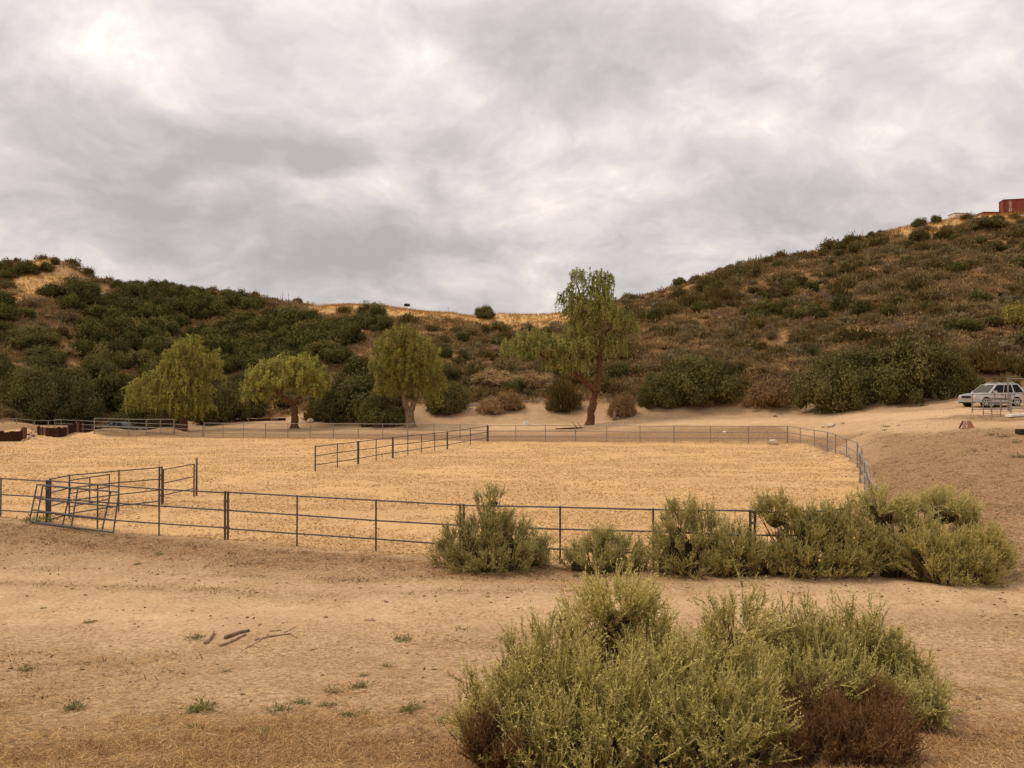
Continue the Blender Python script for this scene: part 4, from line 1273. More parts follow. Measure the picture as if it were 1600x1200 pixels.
dead_stalks("reddish brown dead stalks filling the hollow under the foreground sagebrush", 1300, 1190, 7.0, 210, 26, 61, 1000)
dead_stalks("reddish dead stalks under the lower left of the foreground sagebrush", 765, 1195, 5.75, 60, 40, 62, 200)
dead_stalks("rusty brown dead stalks at the bottom of the picture under the small right sagebrush", 1330, 1220, 6.1, 250, 26, 63, 800)

# ------------------------------------------------------------------ pipe fences
POST = MB(); POST.tube([(0, 0, 0), (0, 0, 1)], 1.0, 8); _pm = POST.build("post", M["pipe"]); POSTMESH = {"pipe": _pm.data}
bpy.data.objects.remove(_pm)
for k_ in ("pipe_far", "pipe_rust"):
    c_ = POSTMESH["pipe"].copy(); c_.materials.clear(); c_.materials.append(M[k_]); POSTMESH[k_] = c_


def fence(label, posts, mat="pipe", h=1.38, rails=(1.35, .83, .32), r=.026, name="pipe_fence", group=None, cat="fence", base=None, sub=1):
    """posts: (x, y, kind) with kind 0 thin upright, 1 joint of two panels (double post), 2 end post"""
    o0 = Vector((posts[0][0], posts[0][1], Hs(posts[0][0], posts[0][1])))
    root = tag(empty(name, o0), label, cat, group)
    joints = [i for i, p in enumerate(posts) if p[2] or i in (0, len(posts) - 1)]
    zb = [0] * len(posts)
    for a, b_ in zip(joints[:-1], joints[1:]):
        za, zb_ = (Hs(*posts[a][:2]), Hs(*posts[b_][:2])) if base is None else (base, base)
        tot = sum(math.dist(posts[i][:2], posts[i + 1][:2]) for i in range(a, b_)); acc = 0
        for i in range(a, b_ + 1):
            zb[i] = za + (zb_ - za) * acc / max(tot, .01)
            if i < b_: acc += math.dist(posts[i][:2], posts[i + 1][:2])
        for rz in rails:
            mb = MB()
            mb.tube([Vector((posts[i][0], posts[i][1], zb[i] + rz + random.uniform(-.02, .02))) - o0 for i in range(a, b_ + 1)], r * .85, 6)
            mb.build("rail", M[mat], root)
    for i, (x, y, k) in enumerate(posts):
        offs = [0]
        if k == 1 and mat == "pipe":
            for cz_ in (.35, 1.1):
                mb = MB(); mb.box((0, 0, 0), (.15, .075, .05)); cl_ = mb.build("clamp", M["pipe_rust"], root)
                dq = Vector((posts[min(i + 1, len(posts) - 1)][0] - posts[max(i - 1, 0)][0], posts[min(i + 1, len(posts) - 1)][1] - posts[max(i - 1, 0)][1]))
                cl_.location = Vector((x, y, zb[i] + cz_)) - o0; cl_.rotation_euler = (0, 0, math.atan2(dq.y, dq.x))
        if k == 1 and mat == "pipe": offs = [-.05, .05]
        if 0 < i < len(posts) - 1: dv = Vector((posts[i + 1][0] - posts[i - 1][0], posts[i + 1][1] - posts[i - 1][1])).normalized()
        else: dv = Vector((1, 0))
        for of in offs:
            o = put("post", POSTMESH[mat], root)
            o.location = Vector((x + dv.x * of, y + dv.y * of, min(zb[i], Hs(x, y)) - .08)) - o0
            o.scale = (r * (1.25 if k else .9),) * 2 + (h + .08 + max(0, zb[i] - Hs(x, y)),)
    return root


def P2(px, d, k=0):
    return ((px - 800) / F * d, d, k)


fence("long grey pipe fence in front of the field, half hidden by the sagebrush",
      [P2(-150, 29.5, 1), P2(-70, 27.4), P2(3, 25.3), P2(76, 24.55, 1), P2(154, 23.5), P2(250, 22.75), P2(355, 22.0, 1), P2(465, 21.3), P2(588, 20.6), P2(722, 19.9, 1), P2(875, 18.85), P2(1020, 17.9), P2(1175, 17.0, 1),
       P2(1290, 17.2), P2(1380, 18.6), P2(1378, 21, 1)], "pipe", r=.026)


def along(pxs, a, b_):
    """posts where the picture columns cross the ground line a-b"""
    res = []
    for px, k in pxs:
        u = (px - 800) / F
        t_ = (u * a[1] - a[0]) / ((b_[0] - a[0]) - u * (b_[1] - a[1]))
        res.append((a[0] + (b_[0] - a[0]) * t_, a[1] + (b_[1] - a[1]) * t_, k))
    return res


fence("short run of pipe fence leading into the field from the front fence, with three panels",
      [P2(80, 24.8, 2), P2(110, 26.2), P2(187, 28.0), P2(252, 29.6, 1)], "pipe", h=1.45, rails=(1.42, .98, .55, .14), r=.028)
g_ = fence("open gate at the far end of the short fence run inside the field", [P2(256, 29.9, 2), P2(304, 31.9, 2)], "pipe", h=1.32, rails=(1.3, .78, .3), r=.026, name="field_gate", cat="gate")
q_ = P2(308, 32.2); mb = MB(); mb.tube([(0, 0, -.2), (0, 0, 1.55)], .045, 8)
tag(mb.build("gate_post", M["pipe"], None, (q_[0], q_[1], Hs(q_[0], q_[1])), True), "single tall gate post at the far end of the open field gate", "post")
fence("pipe fence running back across the field to the far corner",
      along([(493, 2), (527.5, 0), (560, 1), (588, 0), (614, 1), (637.5, 0), (659, 0), (679.5, 0), (699, 1), (735, 0), (762, 1)], (-10.9, 42.5), (-2.19, 69.0)), "pipe", r=.034, h=1.42, rails=(1.38, .86, .36))
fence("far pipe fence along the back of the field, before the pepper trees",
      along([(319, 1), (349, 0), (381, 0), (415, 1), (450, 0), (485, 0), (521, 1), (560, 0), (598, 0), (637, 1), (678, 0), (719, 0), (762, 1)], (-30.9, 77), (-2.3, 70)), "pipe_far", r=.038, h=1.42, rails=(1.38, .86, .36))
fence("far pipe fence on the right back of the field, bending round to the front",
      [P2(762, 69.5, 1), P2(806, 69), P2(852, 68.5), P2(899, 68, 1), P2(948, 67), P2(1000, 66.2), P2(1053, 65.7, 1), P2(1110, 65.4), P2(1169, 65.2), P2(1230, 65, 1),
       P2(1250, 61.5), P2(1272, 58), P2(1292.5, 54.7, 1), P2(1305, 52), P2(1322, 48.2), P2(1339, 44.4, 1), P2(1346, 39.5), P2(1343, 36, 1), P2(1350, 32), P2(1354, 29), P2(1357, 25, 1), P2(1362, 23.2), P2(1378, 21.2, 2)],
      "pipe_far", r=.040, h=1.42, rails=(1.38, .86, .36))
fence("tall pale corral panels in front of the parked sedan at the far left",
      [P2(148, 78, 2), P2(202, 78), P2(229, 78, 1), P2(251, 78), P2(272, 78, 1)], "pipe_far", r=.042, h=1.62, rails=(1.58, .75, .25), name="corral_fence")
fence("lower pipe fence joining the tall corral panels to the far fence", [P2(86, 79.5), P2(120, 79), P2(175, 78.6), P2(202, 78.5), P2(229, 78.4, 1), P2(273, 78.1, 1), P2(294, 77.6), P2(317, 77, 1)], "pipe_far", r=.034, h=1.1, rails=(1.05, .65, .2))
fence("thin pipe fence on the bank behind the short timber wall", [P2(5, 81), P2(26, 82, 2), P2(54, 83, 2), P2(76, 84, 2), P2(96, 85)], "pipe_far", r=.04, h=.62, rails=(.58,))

# two loose gate panels leaning on the front fence


def lean_panel(label, tl, tr, bl, br, mids, nrails):
    """corners given as points in space"""
    o0 = Vector(bl)
    root = tag(empty("leaning_gate_panel", o0), label, "gate panel", "loose gate panels leaning on the fence")
    tl, tr, bl, br = [Vector(q) - o0 for q in (tl, tr, bl, br)]
    for f in nrails:
        mb = MB(); mb.tube([tl.lerp(bl, f), tr.lerp(br, f)], .024, 6); mb.build("rail", M["pipe"], root)
    for g in mids:
        mb = MB(); mb.tube([tl.lerp(tr, g), bl.lerp(br, g)], .022, 6); mb.build("upright", M["pipe"], root)


lean_panel("loose gate panel leaning on the front fence, its left end sticking out", at(58, 757, 24.15), at(173, 768, 23.05), at(46, 814, 23.7), at(159, 830, 22.55), (0, .47, 1), (0, .37, .70, 1))
lean_panel("second loose gate panel leaning on the first, its right end sticking out", at(67, 759, 24.0), at(186, 769, 22.85), at(56, 817, 23.5), at(177, 832, 22.35), (0, .47, 1), (0, .37, .70, 1))
# stacked spare panel behind
mb = MB()
q0, q1 = at(108, 751, 26.4), at(171, 741, 27.9)
root = tag(empty("spare_panel", q0), "spare pipe panel strapped along the short fence run inside the field", "gate panel")
for dz in (0, -.45, -.9):
    mb = MB(); mb.tube([Vector((0, 0, dz)), q1 - q0 + Vector((0, 0, dz))], .022, 6); mb.build("rail", M["pipe_rust"], root)
for f in (0, .5, 1):
    mb = MB(); e = (q1 - q0) * f; mb.tube([e, e + Vector((0, 0, -.95))], .02, 6); mb.build("upright", M["pipe_rust"], root)

# corral panels near the silver car


def panel(label, a, b_, h, nr, nup=2, r=.03, zoff=0.0, name="corral_gate"):
    pa = Vector((a[0], a[1], Hs(*a[:2]) + zoff)); pb = Vector((b_[0], b_[1], Hs(*b_[:2]) + zoff))
    root = tag(empty(name, pa), label, "fence panel", "loose corral panels beside the silver car")
    for i in range(nr):
        z = h - .03 - i * (h - .2) / max(1, nr - 1)
        mb = MB(); mb.tube([Vector((0, 0, z)), pb - pa + Vector((0, 0, z))], r * .8, 6); mb.build("rail", M["pipe_far"], root)
    for i in range(nup):
        e = (pb - pa) * (i / (nup - 1))
        mb = MB(); mb.tube([e + Vector((0, 0, -.1)), e + Vector((0, 0, h))], r, 6); mb.build("post", M["pipe_far"], root)


panel("low corral panel nearest the car's front wheel", P2(1519, 54.5), P2(1578, 53.5), 1.25, 3, 2, .045)
panel("slanting corral panel in front of the silver car's front door", P2(1536, 52.0), P2(1563, 50.5), 1.15, 4, 3, .035)
panel("corral panel in front of the silver car's rear door", P2(1548, 54.2), P2(1580, 53.8), .95, 3, 3, .035)
panel("tall open corral panel in front of the silver car's tail", P2(1575, 54.0), P2(1601, 54.0), 2.3, 3, 2, .05)
panel("long corral panel reaching out of the right edge of the picture", P2(1579, 52.4), P2(1640, 50.0), 1.0, 4, 3, .035)

# ------------------------------------------------------------------ timber retaining walls


def timber_wall(label, pts, hfun, step=.30, name="timber_wall"):
    o0 = Vector((pts[0][0], pts[0][1], Hs(*pts[0])))
    root = tag(empty(name, o0), label, "retaining wall")
    me_d = MB(); me_d.box((0, 0, .5), (1, 1, 1)); md = me_d.build("t", M["timber"]); m1 = md.data; bpy.data.objects.remove(md)
    m2 = m1.copy(); m2.materials.clear(); m2.materials.append(M["timber_light"])
    for (x0, y0), (x1, y1) in zip(pts[:-1], pts[1:]):
        L = math.dist((x0, y0), (x1, y1)); n = max(1, int(L / step)); an = math.atan2(y1 - y0, x1 - x0)
        for i in range(n):
            t_ = (i + .5) / n; x = x0 + (x1 - x0) * t_; y = y0 + (y1 - y0) * t_
            o = put("timber", m2 if random.random() < .16 else m1, root)
            hh = hfun(800 + F * x / y) * random.uniform(.9, 1.07)
            o.location = Vector((x, y, Hs(x, y - .3) - .15)) - o0
            o.scale = (L / n * .93, .22 * random.uniform(.8, 1.2), hh + .15)
            o.rotation_euler = (random.uniform(-.04, .04), random.uniform(-.03, .03), an + random.uniform(-.1, .1))
    return root


W = lambda px, d: ((px - 800) / F * d, d)
timber_wall("short dark timber retaining wall at the left edge of the field", [W(-90, 70), W(0, 70.3), W(28, 70.3), W(41, 72.3)], lambda p: .9)
timber_wall("longer dark timber retaining wall with pale posts, left of the dirt mound", [W(60, 79), W(75, 77.4), W(95, 76.7), W(138, 80), W(157, 82.3)], lambda p: float(np.interp(p, [60, 95, 138, 157], [.8, 1.0, .85, .6])))
timber_wall("low timber edge of the dirt terrace behind the round pepper tree", [W(366, 91.6), W(400, 92), W(447, 92.2)], lambda p: .34, .8, name="terrace_edge")

# rubble in the gap between the walls and on the slope


def rock_mesh(seed, sub=2):
    rng = np.random.default_rng(seed)
    bm = bmesh.new(); bmesh.ops.create_icosphere(bm, subdivisions=sub, radius=1)
    for v in bm.verts:
        k = 1 + .28 * (float(vnoise(np.array([v.co.x * 2 + seed]), np.array([v.co.y * 2 + v.co.z * 3]), seed)[0]) - .5) * 2
        v.co *= k; v.co.z *= .7
    me = bpy.data.meshes.new("rock"); bm.to_mesh(me); bm.free(); me.materials.append(M["rock"])
    return me


ROCKS = [rock_mesh(i) for i in range(4)]


def rock(px, py, wpx, label, mat=None, hz=1.0, name="rock", group=None):
    p = hit(px, py); s = p.y / F * wpx / 2
    me = ROCKS[random.randrange(4)]
    if mat: me = me.copy(); me.materials.clear(); me.materials.append(M[mat])
    o = put(name, me); o.location = p + Vector((0, 0, s * .25)); o.scale = (s, s, s * hz); o.rotation_euler = (0, 0, random.uniform(0, 6))
    return tag(o, label, "rock", group)


rock(1207, 694, 14, "tan boulder with a dark underside at the foot of the far right fence", hz=1.1)
rock(1132, 677, 6, "small round white stone behind the far fence", "white", 1.3)
rock(1273, 714, 5, "small white stone inside the field by the curved fence", "white", .8)
rock(1299, 667, 13, "pale tan boulder on the slope beside the dirt road")
rock(1286, 668, 7, "small pale rock left of the tan boulder beside the dirt road")
rock(1382, 672, 8, "flat pale rock on the slope right of the tan boulder", hz=.5)
rock(1373, 689, 4, "tiny pale rock on the slope outside the curved fence")
rock(978, 661, 5, "small pale rock on the road right of the tall pepper tree")
rock(1211, 651, 6, "brown rock on the far side of the dirt road", "bark_grey", .7)
rock(547, 656, 9, "pale rock on the bank between the round and the bright pepper trees")
rock(486, 660, 12, "pale broken rock right of the round pepper tree's trunk")
rock(1404, 665, 5, "little pale rock by the upper road")
for i, (px, py, s_) in enumerate([(44, 680, 5), (47, 684, 6), (51, 682, 7), (54, 686, 5), (48, 677, 4), (56, 679, 5), (45, 687, 4), (53, 675, 5)]):
    rock(px, py, s_, "broken rock in the rubble between the two timber walls", "rock" if i % 2 else "bark_grey", group="rubble between the timber walls")
# concrete bits
p = hit(822, 664); mb = MB(); mb.box((0, 0, .18), (.5, .4, .42), .3)
tag(mb.build("concrete_block", M["white"], None, p), "small white concrete block on the bank left of the tall pepper tree", "block")
for (pa, pb, lb) in (((722, 636), (746, 634), "thin pale concrete kerb on the bank right of the bright pepper tree"), ((818, 629), (851, 626), "pale concrete kerb on the bank left of the tall pepper tree"),
                     ((943, 626), (956, 625), "short pale concrete kerb right of the tall pepper tree's trunk")):
    a = hit(*pa); c = hit(*pb); d_ = c - a
    mb = MB(); mb.box(d_ / 2 + Vector((0, 0, .1)), (d_.length, .3, .34), math.atan2(d_.y, d_.x), 0, -math.asin(max(-1, min(1, d_.z / d_.length))))
    tag(mb.build("concrete_kerb", M["concrete"], None, a), lb, "kerb")
# tree stump and fallen branch
p = hit(960, 657)
mb = MB(); mb.tube([(0, 0, -.2), (0, .02, .3), (.05, 0, .95)], [.24, .2, .17], 8)
tag(mb.build("tree_stump", M["bark_grey"], None, p, True), "short broken tree stump right of the tall pepper tree", "stump")
p = hit(868, 671)
mb = MB(); mb.tube([(0, 0, .06), (1.0, .1, .1), (2.2, .2, .14), (3.4, .5, .1)], [.05, .08, .1, .07], 6); mb.tube([(2.2, .2, .14), (1.7, .3, .8)], [.05, .02], 5); mb.tube([(2.7, .3, .14), (2.2, .4, .7)], [.05, .02], 5)
tag(mb.build("fallen_branch", M["bark"], None, p, True), "dark fallen branch at the foot of the tall pepper tree", "branch")

# leaning terracotta boards
p = hit(1510, 669)
root = tag(empty("stacked_boards", p), "small stack of reddish boards leaning together like a tent on the slope", "boards")
s_ = p.y / F
for pts_, mt, y0_ in ((((-11, 0), (-9, 0), (-1, 11), (-3, 11.8)), "container_dark", .05), (((-7.5, 0), (-.8, 0), (1.6, 11), (-2.2, 11.8)), "clay_pale", -.05), (((.4, 0), (11, 0), (7, 11.4), (1.6, 12.2)), "clay", -.15)):
    mb = MB()
    vs_ = [(x * s_, y0_ + z * s_ * .25, z * s_ - .02) for x, z in pts_] + [(x * s_ + .03, y0_ + .12 + z * s_ * .25, z * s_ - .02) for x, z in pts_]
    mb.add(vs_, [(0, 1, 2, 3), (7, 6, 5, 4), (0, 4, 5, 1), (1, 5, 6, 2), (2, 6, 7, 3), (3, 7, 4, 0)])
    mb.build("board", M[mt], root)
# dark box at the right edge
p = hit(1597, 678); mb = MB(); mb.box((0.15, 0, .12), (.75, .45, .26)); o = tag(mb.build("black_box", M["black"], None, p), "low black box on the ground at the right edge of the picture", "box")
# white sheet / trough on the ground by the car
p = hit(1592, 651); mb = MB(); mb.box((0, 0, .09), (1.5, .5, .14), .12, 0, -.05)
tag(mb.build("white_trough", M["white"], None, p), "white plastic trough lying on the ground under the corral panels", "trough")

# box on a post on the skyline
p = at(636, 487, 143.5); p.z = Hs(p.x, p.y)
root = tag(empty("box_on_post", p), "small black box on a pale post on the golden skyline", "sign box")
mb = MB(); mb.tube([(0, 0, -.2), (0, 0, .7)], .06, 6); mb.build("post", M["white"], root)
mb = MB(); mb.box((0, 0, .92), (1.05, .5, .42)); mb.box((-.1, 0, 1.16), (.5, .4, .1)); mb.build("box", M["black"], root)

# ------------------------------------------------------------------ vehicles


def car(name, label, loc, rz, prof, cabin, width, wheels, wr, paint, glass_side, kindlabel, suv=True):
    root = tag(empty(name, loc, rz), label, kindlabel)
    # body: side outline with wheel arches, extruded, edges drawn in at nose and tail
    out_ = list(prof)     # upper outline, nose to tail (nose at -x)
    low = []
    x1 = out_[-1][0]; x0 = out_[0][0]; zb = .30 if suv else .2
    low.append((x1 - .06, zb))
    for wx in sorted(wheels, reverse=True):
        R_ = wr * 1.18
        for k in range(9):
            a = math.pi * k / 8
            low.append((wx + R_ * math.cos(a), max(zb, wr * .95 + R_ * math.sin(a) * .98)))
    low.append((x0 + .06, zb))
    poly = out_ + low
    bm = bmesh.new()
    def yw(x, z, side):
        t_ = min(1, (x - x0) / .55, (x1 - x) / .45); t_ = max(0, t_)
        w = width / 2 * (.84 + .16 * math.sin(t_ * math.pi / 2))
        if z > .8: w -= (z - .8) * .16
        return side * w
    L_, R_v = [], []
    for x, z in poly:
        L_.append(bm.verts.new((x, yw(x, z, -1), z))); R_v.append(bm.verts.new((x, yw(x, z, 1), z)))
    n = len(poly)
    fl = bm.faces.new(L_); fr = bm.faces.new(R_v[::-1])
    for i in range(n):
        j = (i + 1) % n
        bm.faces.new((L_[i], R_v[i], R_v[j], L_[j])) if True else None
    bmesh.ops.recalc_face_normals(bm, faces=bm.faces)
    bmesh.ops.triangulate(bm, faces=[f for f in bm.faces if len(f.verts) > 4])
    me = bpy.data.meshes.new("body"); bm.to_mesh(me); bm.free(); me.materials.append(M[paint])
    put("body", me, root)
    # cabin
    (ax, az), (bx, bz), (cx, cz), (dx, dz) = cabin      # screen base, roof front, roof rear, tail base
    wb = width / 2 * .93; wt = width / 2 * .72
    def quad(pts, nm, mt, th=.012):
        mb = MB(); mb.add(pts, [tuple(range(len(pts)))]); return mb.build(nm, M[mt], root)
    vs = [(ax, -wb, az), (bx, -wt, bz), (cx, -wt, cz), (dx, -wb, dz), (ax, wb, az), (bx, wt, bz), (cx, wt, cz), (dx, wb, dz)]
    midx = (bx + cx) / 2
    mb = MB()
    crown = .05
    top = [(bx, 0, bz + crown), (cx, 0, cz + crown)]
    mb.add(vs + top, [(0, 1, 2, 3), (7, 6, 5, 4), (0, 4, 5, 8, 1), (3, 2, 9, 6, 7), (1, 8, 9, 2), (8, 5, 6, 9)])
    mb.build("roof", M[paint], root)
    # glass set 4 mm proud of the cabin skin
    def inset(quadpts, f, push):
        q = [Vector(v) for v in quadpts]; c = sum(q, Vector()) / len(q)
        nrm = (q[1] - q[0]).cross(q[2] - q[0]).normalized()
        if nrm.dot(c - Vector((midx, 0, .9))) < 0: nrm = -nrm
        return [c + (v - c) * f + nrm * push for v in q]
    def side_pt(u, v, s):     # u along the side 0..1, v from belt 0 to roof 1
        lo = Vector((ax, s * wb, az)).lerp(Vector((dx, s * wb, dz)), u); hi = Vector((bx, s * wt, bz)).lerp(Vector((cx, s * wt, cz)), u)
        return lo.lerp(hi, v)
    for s in (-1, 1):
        for (u0, u1) in glass_side:
            q = [side_pt(u0, .03, s), side_pt(u1, .03, s), side_pt(u1, .92, s), side_pt(u0 + .01, .92, s)]
            quad([v + Vector((0, s * .008, .002)) for v in q], "side_window", "glass")
    for q, nm, mt in (((vs[0], vs[4], vs[5], vs[1]), "windscreen", "windscreen"), ((vs[3], vs[7], vs[6], vs[2]), "rear_window", "glass")):
        quad(inset(q, .88, .03), nm, mt)
    # inner dark floor behind the wheels
    mb = MB(); mb.box(((x0 + x1) / 2, 0, zb + .28), (x1 - x0 - .5, width * .80, .5)); mb.build("underbody", M["darkplastic"], root)
    for wx in wheels:
        for s in (-1, 1):
            w = empty("wheel", (wx, s * (width / 2 - .12), wr)); w.parent = root
            mb = MB(); mb.tube([(0, -.115, 0), (0, -.10, 0), (0, .10, 0), (0, .115, 0)], [wr * .93, wr, wr, wr * .93], 24); mb.build("tyre", M["tyre"], w)
            mb = MB(); yy = s * .118
            mb.tube([(0, yy, 0), (0, yy + s * .012, 0)], wr * .22, 10)
            for k in range(5):
                a = k * 2 * math.pi / 5 + .3
                c_, s_ = math.cos(a), math.sin(a)
                mb.box((c_ * wr * .38, yy + s * .008, s_ * wr * .38), (wr * .62, .02, wr * .2), 0, 0, -a)
            for k in range(20):
                a0, a1 = k * math.pi / 10, (k + 1) * math.pi / 10
                r0, r1 = wr * .60, wr * .68
                mb.add([(math.cos(a0) * r0, yy + s * .01, math.sin(a0) * r0), (math.cos(a1) * r0, yy + s * .01, math.sin(a1) * r0), (math.cos(a1) * r1, yy + s * .004, math.sin(a1) * r1), (math.cos(a0) * r1, yy + s * .004, math.sin(a0) * r1)], [(0, 1, 2, 3)])
            mb.build("rim", M["alloy"], w)
    # bumpers, lamps, grille, mirrors, handles, side strip
    zt = out_[1][1]
    mb = MB(); mb.box((x0 + .02, 0, .5 if suv else .38), (.16, width * .86, .22)); mb.build("front_bumper", M[paint], root)
    mb = MB(); mb.box((x1 - .02, 0, .52 if suv else .42), (.16, width * .86, .24)); mb.build("rear_bumper", M[paint], root)
    mb = MB(); mb.box((x0 + .0, 0, (.78 if suv else .55)), (.10, width * .42, .2 if suv else .12)); mb.build("grille", M["darkplastic"], root)
    for s in (-1, 1):
        mb = MB(); mb.box((x0 + .06, s * width * .33, .78 if suv else .56), (.16, width * .2, .17 if suv else .11), s * -.25); mb.build("headlight", M["lamp"], root)
        mb = MB(); mb.box((x1 - .05, s * width * .40, .92 if suv else .72), (.1, width * .12, .3 if suv else .14)); mb.build("tail_light", M["redlamp"], root)
        mb = MB(); mb.box((ax + .42, s * (wb + .12), az + .10), (.16, .22, .16)); mb.build("mirror", M[paint], root)
        for hx in (ax + 1.15, ax + 2.05):
            mb = MB(); mb.box((hx, s * (width / 2 + .004), az - .14), (.2, .03, .045)); mb.build("door_handle", M["darkplastic"], root)
        mb = MB(); mb.box(((wheels[0] + wheels[1]) / 2, s * (width / 2 + .006), .62), (wheels[1] - wheels[0] - wr * 2.5, .03, .07)); mb.build("side_strip", M["darkplastic"], root)
    if suv:
        mb = MB(); mb.box((x0 + .04, 0, .36), (.14, width * .8, .12)); mb.build("front_valance", M["darkplastic"], root)
        for s in (-1, 1):
            for hx in (ax + .45, ax + 1.42, ax + 2.28):
                mb = MB(); mb.box((hx, s * (width / 2 - .008), .74), (.022, .03, .62)); mb.build("door_seam", M["darkplastic"], root)
        for s in (-1, 1):
            mb = MB(); mb.tube([(bx + .25, s * wt * .9, bz + .03), (bx + .35, s * wt * .9, bz + .09), (cx - .35, s * wt * .9, cz + .09), (cx - .2, s * wt * .9, cz + .03)], .02, 5); mb.build("roof_rail", M["silver"], root)
        mb = MB(); mb.box(((wheels[0] + wheels[1]) / 2, -width / 2 - .02, .34), (wheels[1] - wheels[0] - .9, .14, .05)); mb.build("running_board", M["darkplastic"], root)
    return root


p = at(1550, 634, 58.5)
p.z = min(Hs(p.x - 1.9, p.y - .8), Hs(p.x + 1.5, p.y - .3), Hs(p.x, p.y))
car("silver_suv", "silver four-wheel-drive car with dark windows parked below the right hill", p, math.radians(14),
    [(-2.32, .45), (-2.34, .72), (-2.25, .92), (-1.6, 1.03), (-1.05, 1.08), (0, 1.09), (1.9, 1.11), (2.28, 1.09), (2.34, .8), (2.32, .45)],
    [(-1.12, 1.07), (-.30, 1.72), (1.72, 1.78), (2.24, 1.09)], 1.84, (-1.45, 1.36), .385, "silver", [(.05, .37), (.385, .665), (.70, .95)], "car")
p = at(193, 676, 84.5); p.z = Hs(p.x, p.y) - .02
car("grey_sedan", "dark grey coupe half hidden behind the dirt mound, its nose to the right", p, math.radians(174),
    [(-2.3, .35), (-2.32, .6), (-2.1, .76), (-1.3, .88), (-.8, .92), (1.2, .95), (2.0, .98), (2.25, .9), (2.3, .5)],
    [(-.85, .90), (-.1, 1.33), (.75, 1.35), (1.75, .97)], 1.8, (-1.42, 1.32), .33, "grey_paint", [(.10, .45), (.5, .85)], "car", suv=False)

# ------------------------------------------------------------------ red container, flat container and trailer on the hilltop


def corrugated(mb, a, b_, z0, z1, outward, n, depth=.05):
    """wall of upright folds from a to b"""
    a, b_ = Vector(a), Vector(b_); nv = Vector(outward)
    prof_ = []
    for i in range(n):
        for f, k in ((0, 0), (.25, 0), (.4, 1), (.85, 1)):
            prof_.append((a.lerp(b_, (i + f) / n) - nv * depth * k))
    prof_.append(b_)
    vs = [(q.x, q.y, z) for q in prof_ for z in (z0, z1)]
    mb.add(vs, [(2 * i, 2 * i + 2, 2 * i + 3, 2 * i + 1) for i in range(len(prof_) - 1)])


FONT = {"T": ["111", "010", "010", "010", "010"], "R": ["111", "101", "111", "110", "101"], "I": ["111", "010", "010", "010", "111"],
        "O": ["111", "101", "101", "101", "111"], "N": ["101", "111", "111", "111", "101"]}
# near corner stands at picture x 1568.5; end face turned to the left
c0 = at(1568.5, 332, 155.8)
ang = math.radians(-13)
ux = Vector((math.cos(ang), math.sin(ang), 0)); uy = Vector((-ux.y, ux.x, 0))
zc0 = c0.z - .1
root = tag(empty("shipping_container", Vector((c0.x, c0.y, zc0)), ang), "rust red shipping container with vertical white letters on the hilltop", "container")
Lc, Wc, Hc = 12.2, 2.44, 2.75
mb = MB(); corrugated(mb, (0.05, .03, 0), (Lc - .05, .03, 0), .1, Hc - .1, (0, -1, 0), 40); mb.build("side_wall", M["container"], root)
mb = MB(); corrugated(mb, (Lc, Wc - .03, 0), (0, Wc - .03, 0), .1, Hc - .1, (0, 1, 0), 40); mb.build("side_wall", M["container"], root)
mb = MB(); mb.box((.06, Wc / 2, Hc / 2), (.05, Wc - .2, Hc - .2))
for k in range(4): mb.tube([(.02, .4 + k * .55, .2), (.02, .4 + k * .55, Hc - .2)], .025, 5)
mb.build("door", M["container"], root)
mb = MB(); mb.box((Lc - .04, Wc / 2, Hc / 2), (.05, Wc - .2, Hc - .2)); mb.build("end_wall", M["container"], root)
mb = MB(); mb.box((Lc / 2, Wc / 2, Hc - .05), (Lc - .1, Wc - .1, .06)); mb.build("roof", M["container"], root)
mb = MB()
for x in (.04, Lc - .04):
    for y in (.04, Wc - .04): mb.box((x, y, Hc / 2), (.14, .14, Hc))
for y in (.0, Wc):
    for z in (.07, Hc - .05): mb.box((Lc / 2, y, z), (Lc, .12, .12))
for x in (.0, Lc):
    for z in (.06, Hc - .04): mb.box((x, Wc / 2, z), (.12, Wc, .12))
mb.build("frame", M["container_dark"], root)
mb = MB()
for i, ch in enumerate("TRITON"):
    for r_, row in enumerate(FONT[ch]):
        for c_, v in enumerate(row):
            if v == "1": mb.box((1.0 + c_ * .19, -.005, Hc - .36 - i * .37 - r_ * .064), (.192, .02, .066))
mb.build("lettering", M["lettering"], root)
# second container, mostly behind the brow
c1 = at(1537, 333, 157)
root = tag(empty("shipping_container", Vector((c1.x, c1.y, c1.z - 2.3)), math.radians(3)), "brown container roof just showing over the hilltop grass, left of the red one", "container")
mb = MB(); corrugated(mb, (0, 0, 0), (6.0, 0, 0), 0, 2.5, (0, -1, 0), 20); corrugated(mb, (6, 2.4, 0), (0, 2.4, 0), 0, 2.5, (0, 1, 0), 20); mb.box((0.02, 1.2, 1.25), (.04, 2.3, 2.5)); mb.build("wall", M["container"], root)
mb = MB(); mb.box((3, 1.2, 2.54), (6.1, 2.5, .12)); mb.build("roof", M["container_dark"], root)
c2 = at(1492, 337, 156)
root = tag(empty("trailer", Vector((c2.x, c2.y, c2.z - 1.6)), math.radians(4)), "off white trailer box showing over the hilltop grass", "trailer")
mb = MB(); mb.box((1.6, 1.1, 1.1), (3.2, 2.2, 2.0)); mb.build("body", M["trailer"], root)
mb = MB(); mb.box((1.6, 1.1, 2.15), (3.3, 2.3, .1)); mb.build("roof", M["timber_light"], root)
for k in range(3):
    mb = MB(); mb.box((.5 + k * 1.05, -.01, 1.45), (.7, .03, .4)); mb.build("window", M["concrete"], root)

# ------------------------------------------------------------------ foreground litter: logs, sticks, weeds, straw


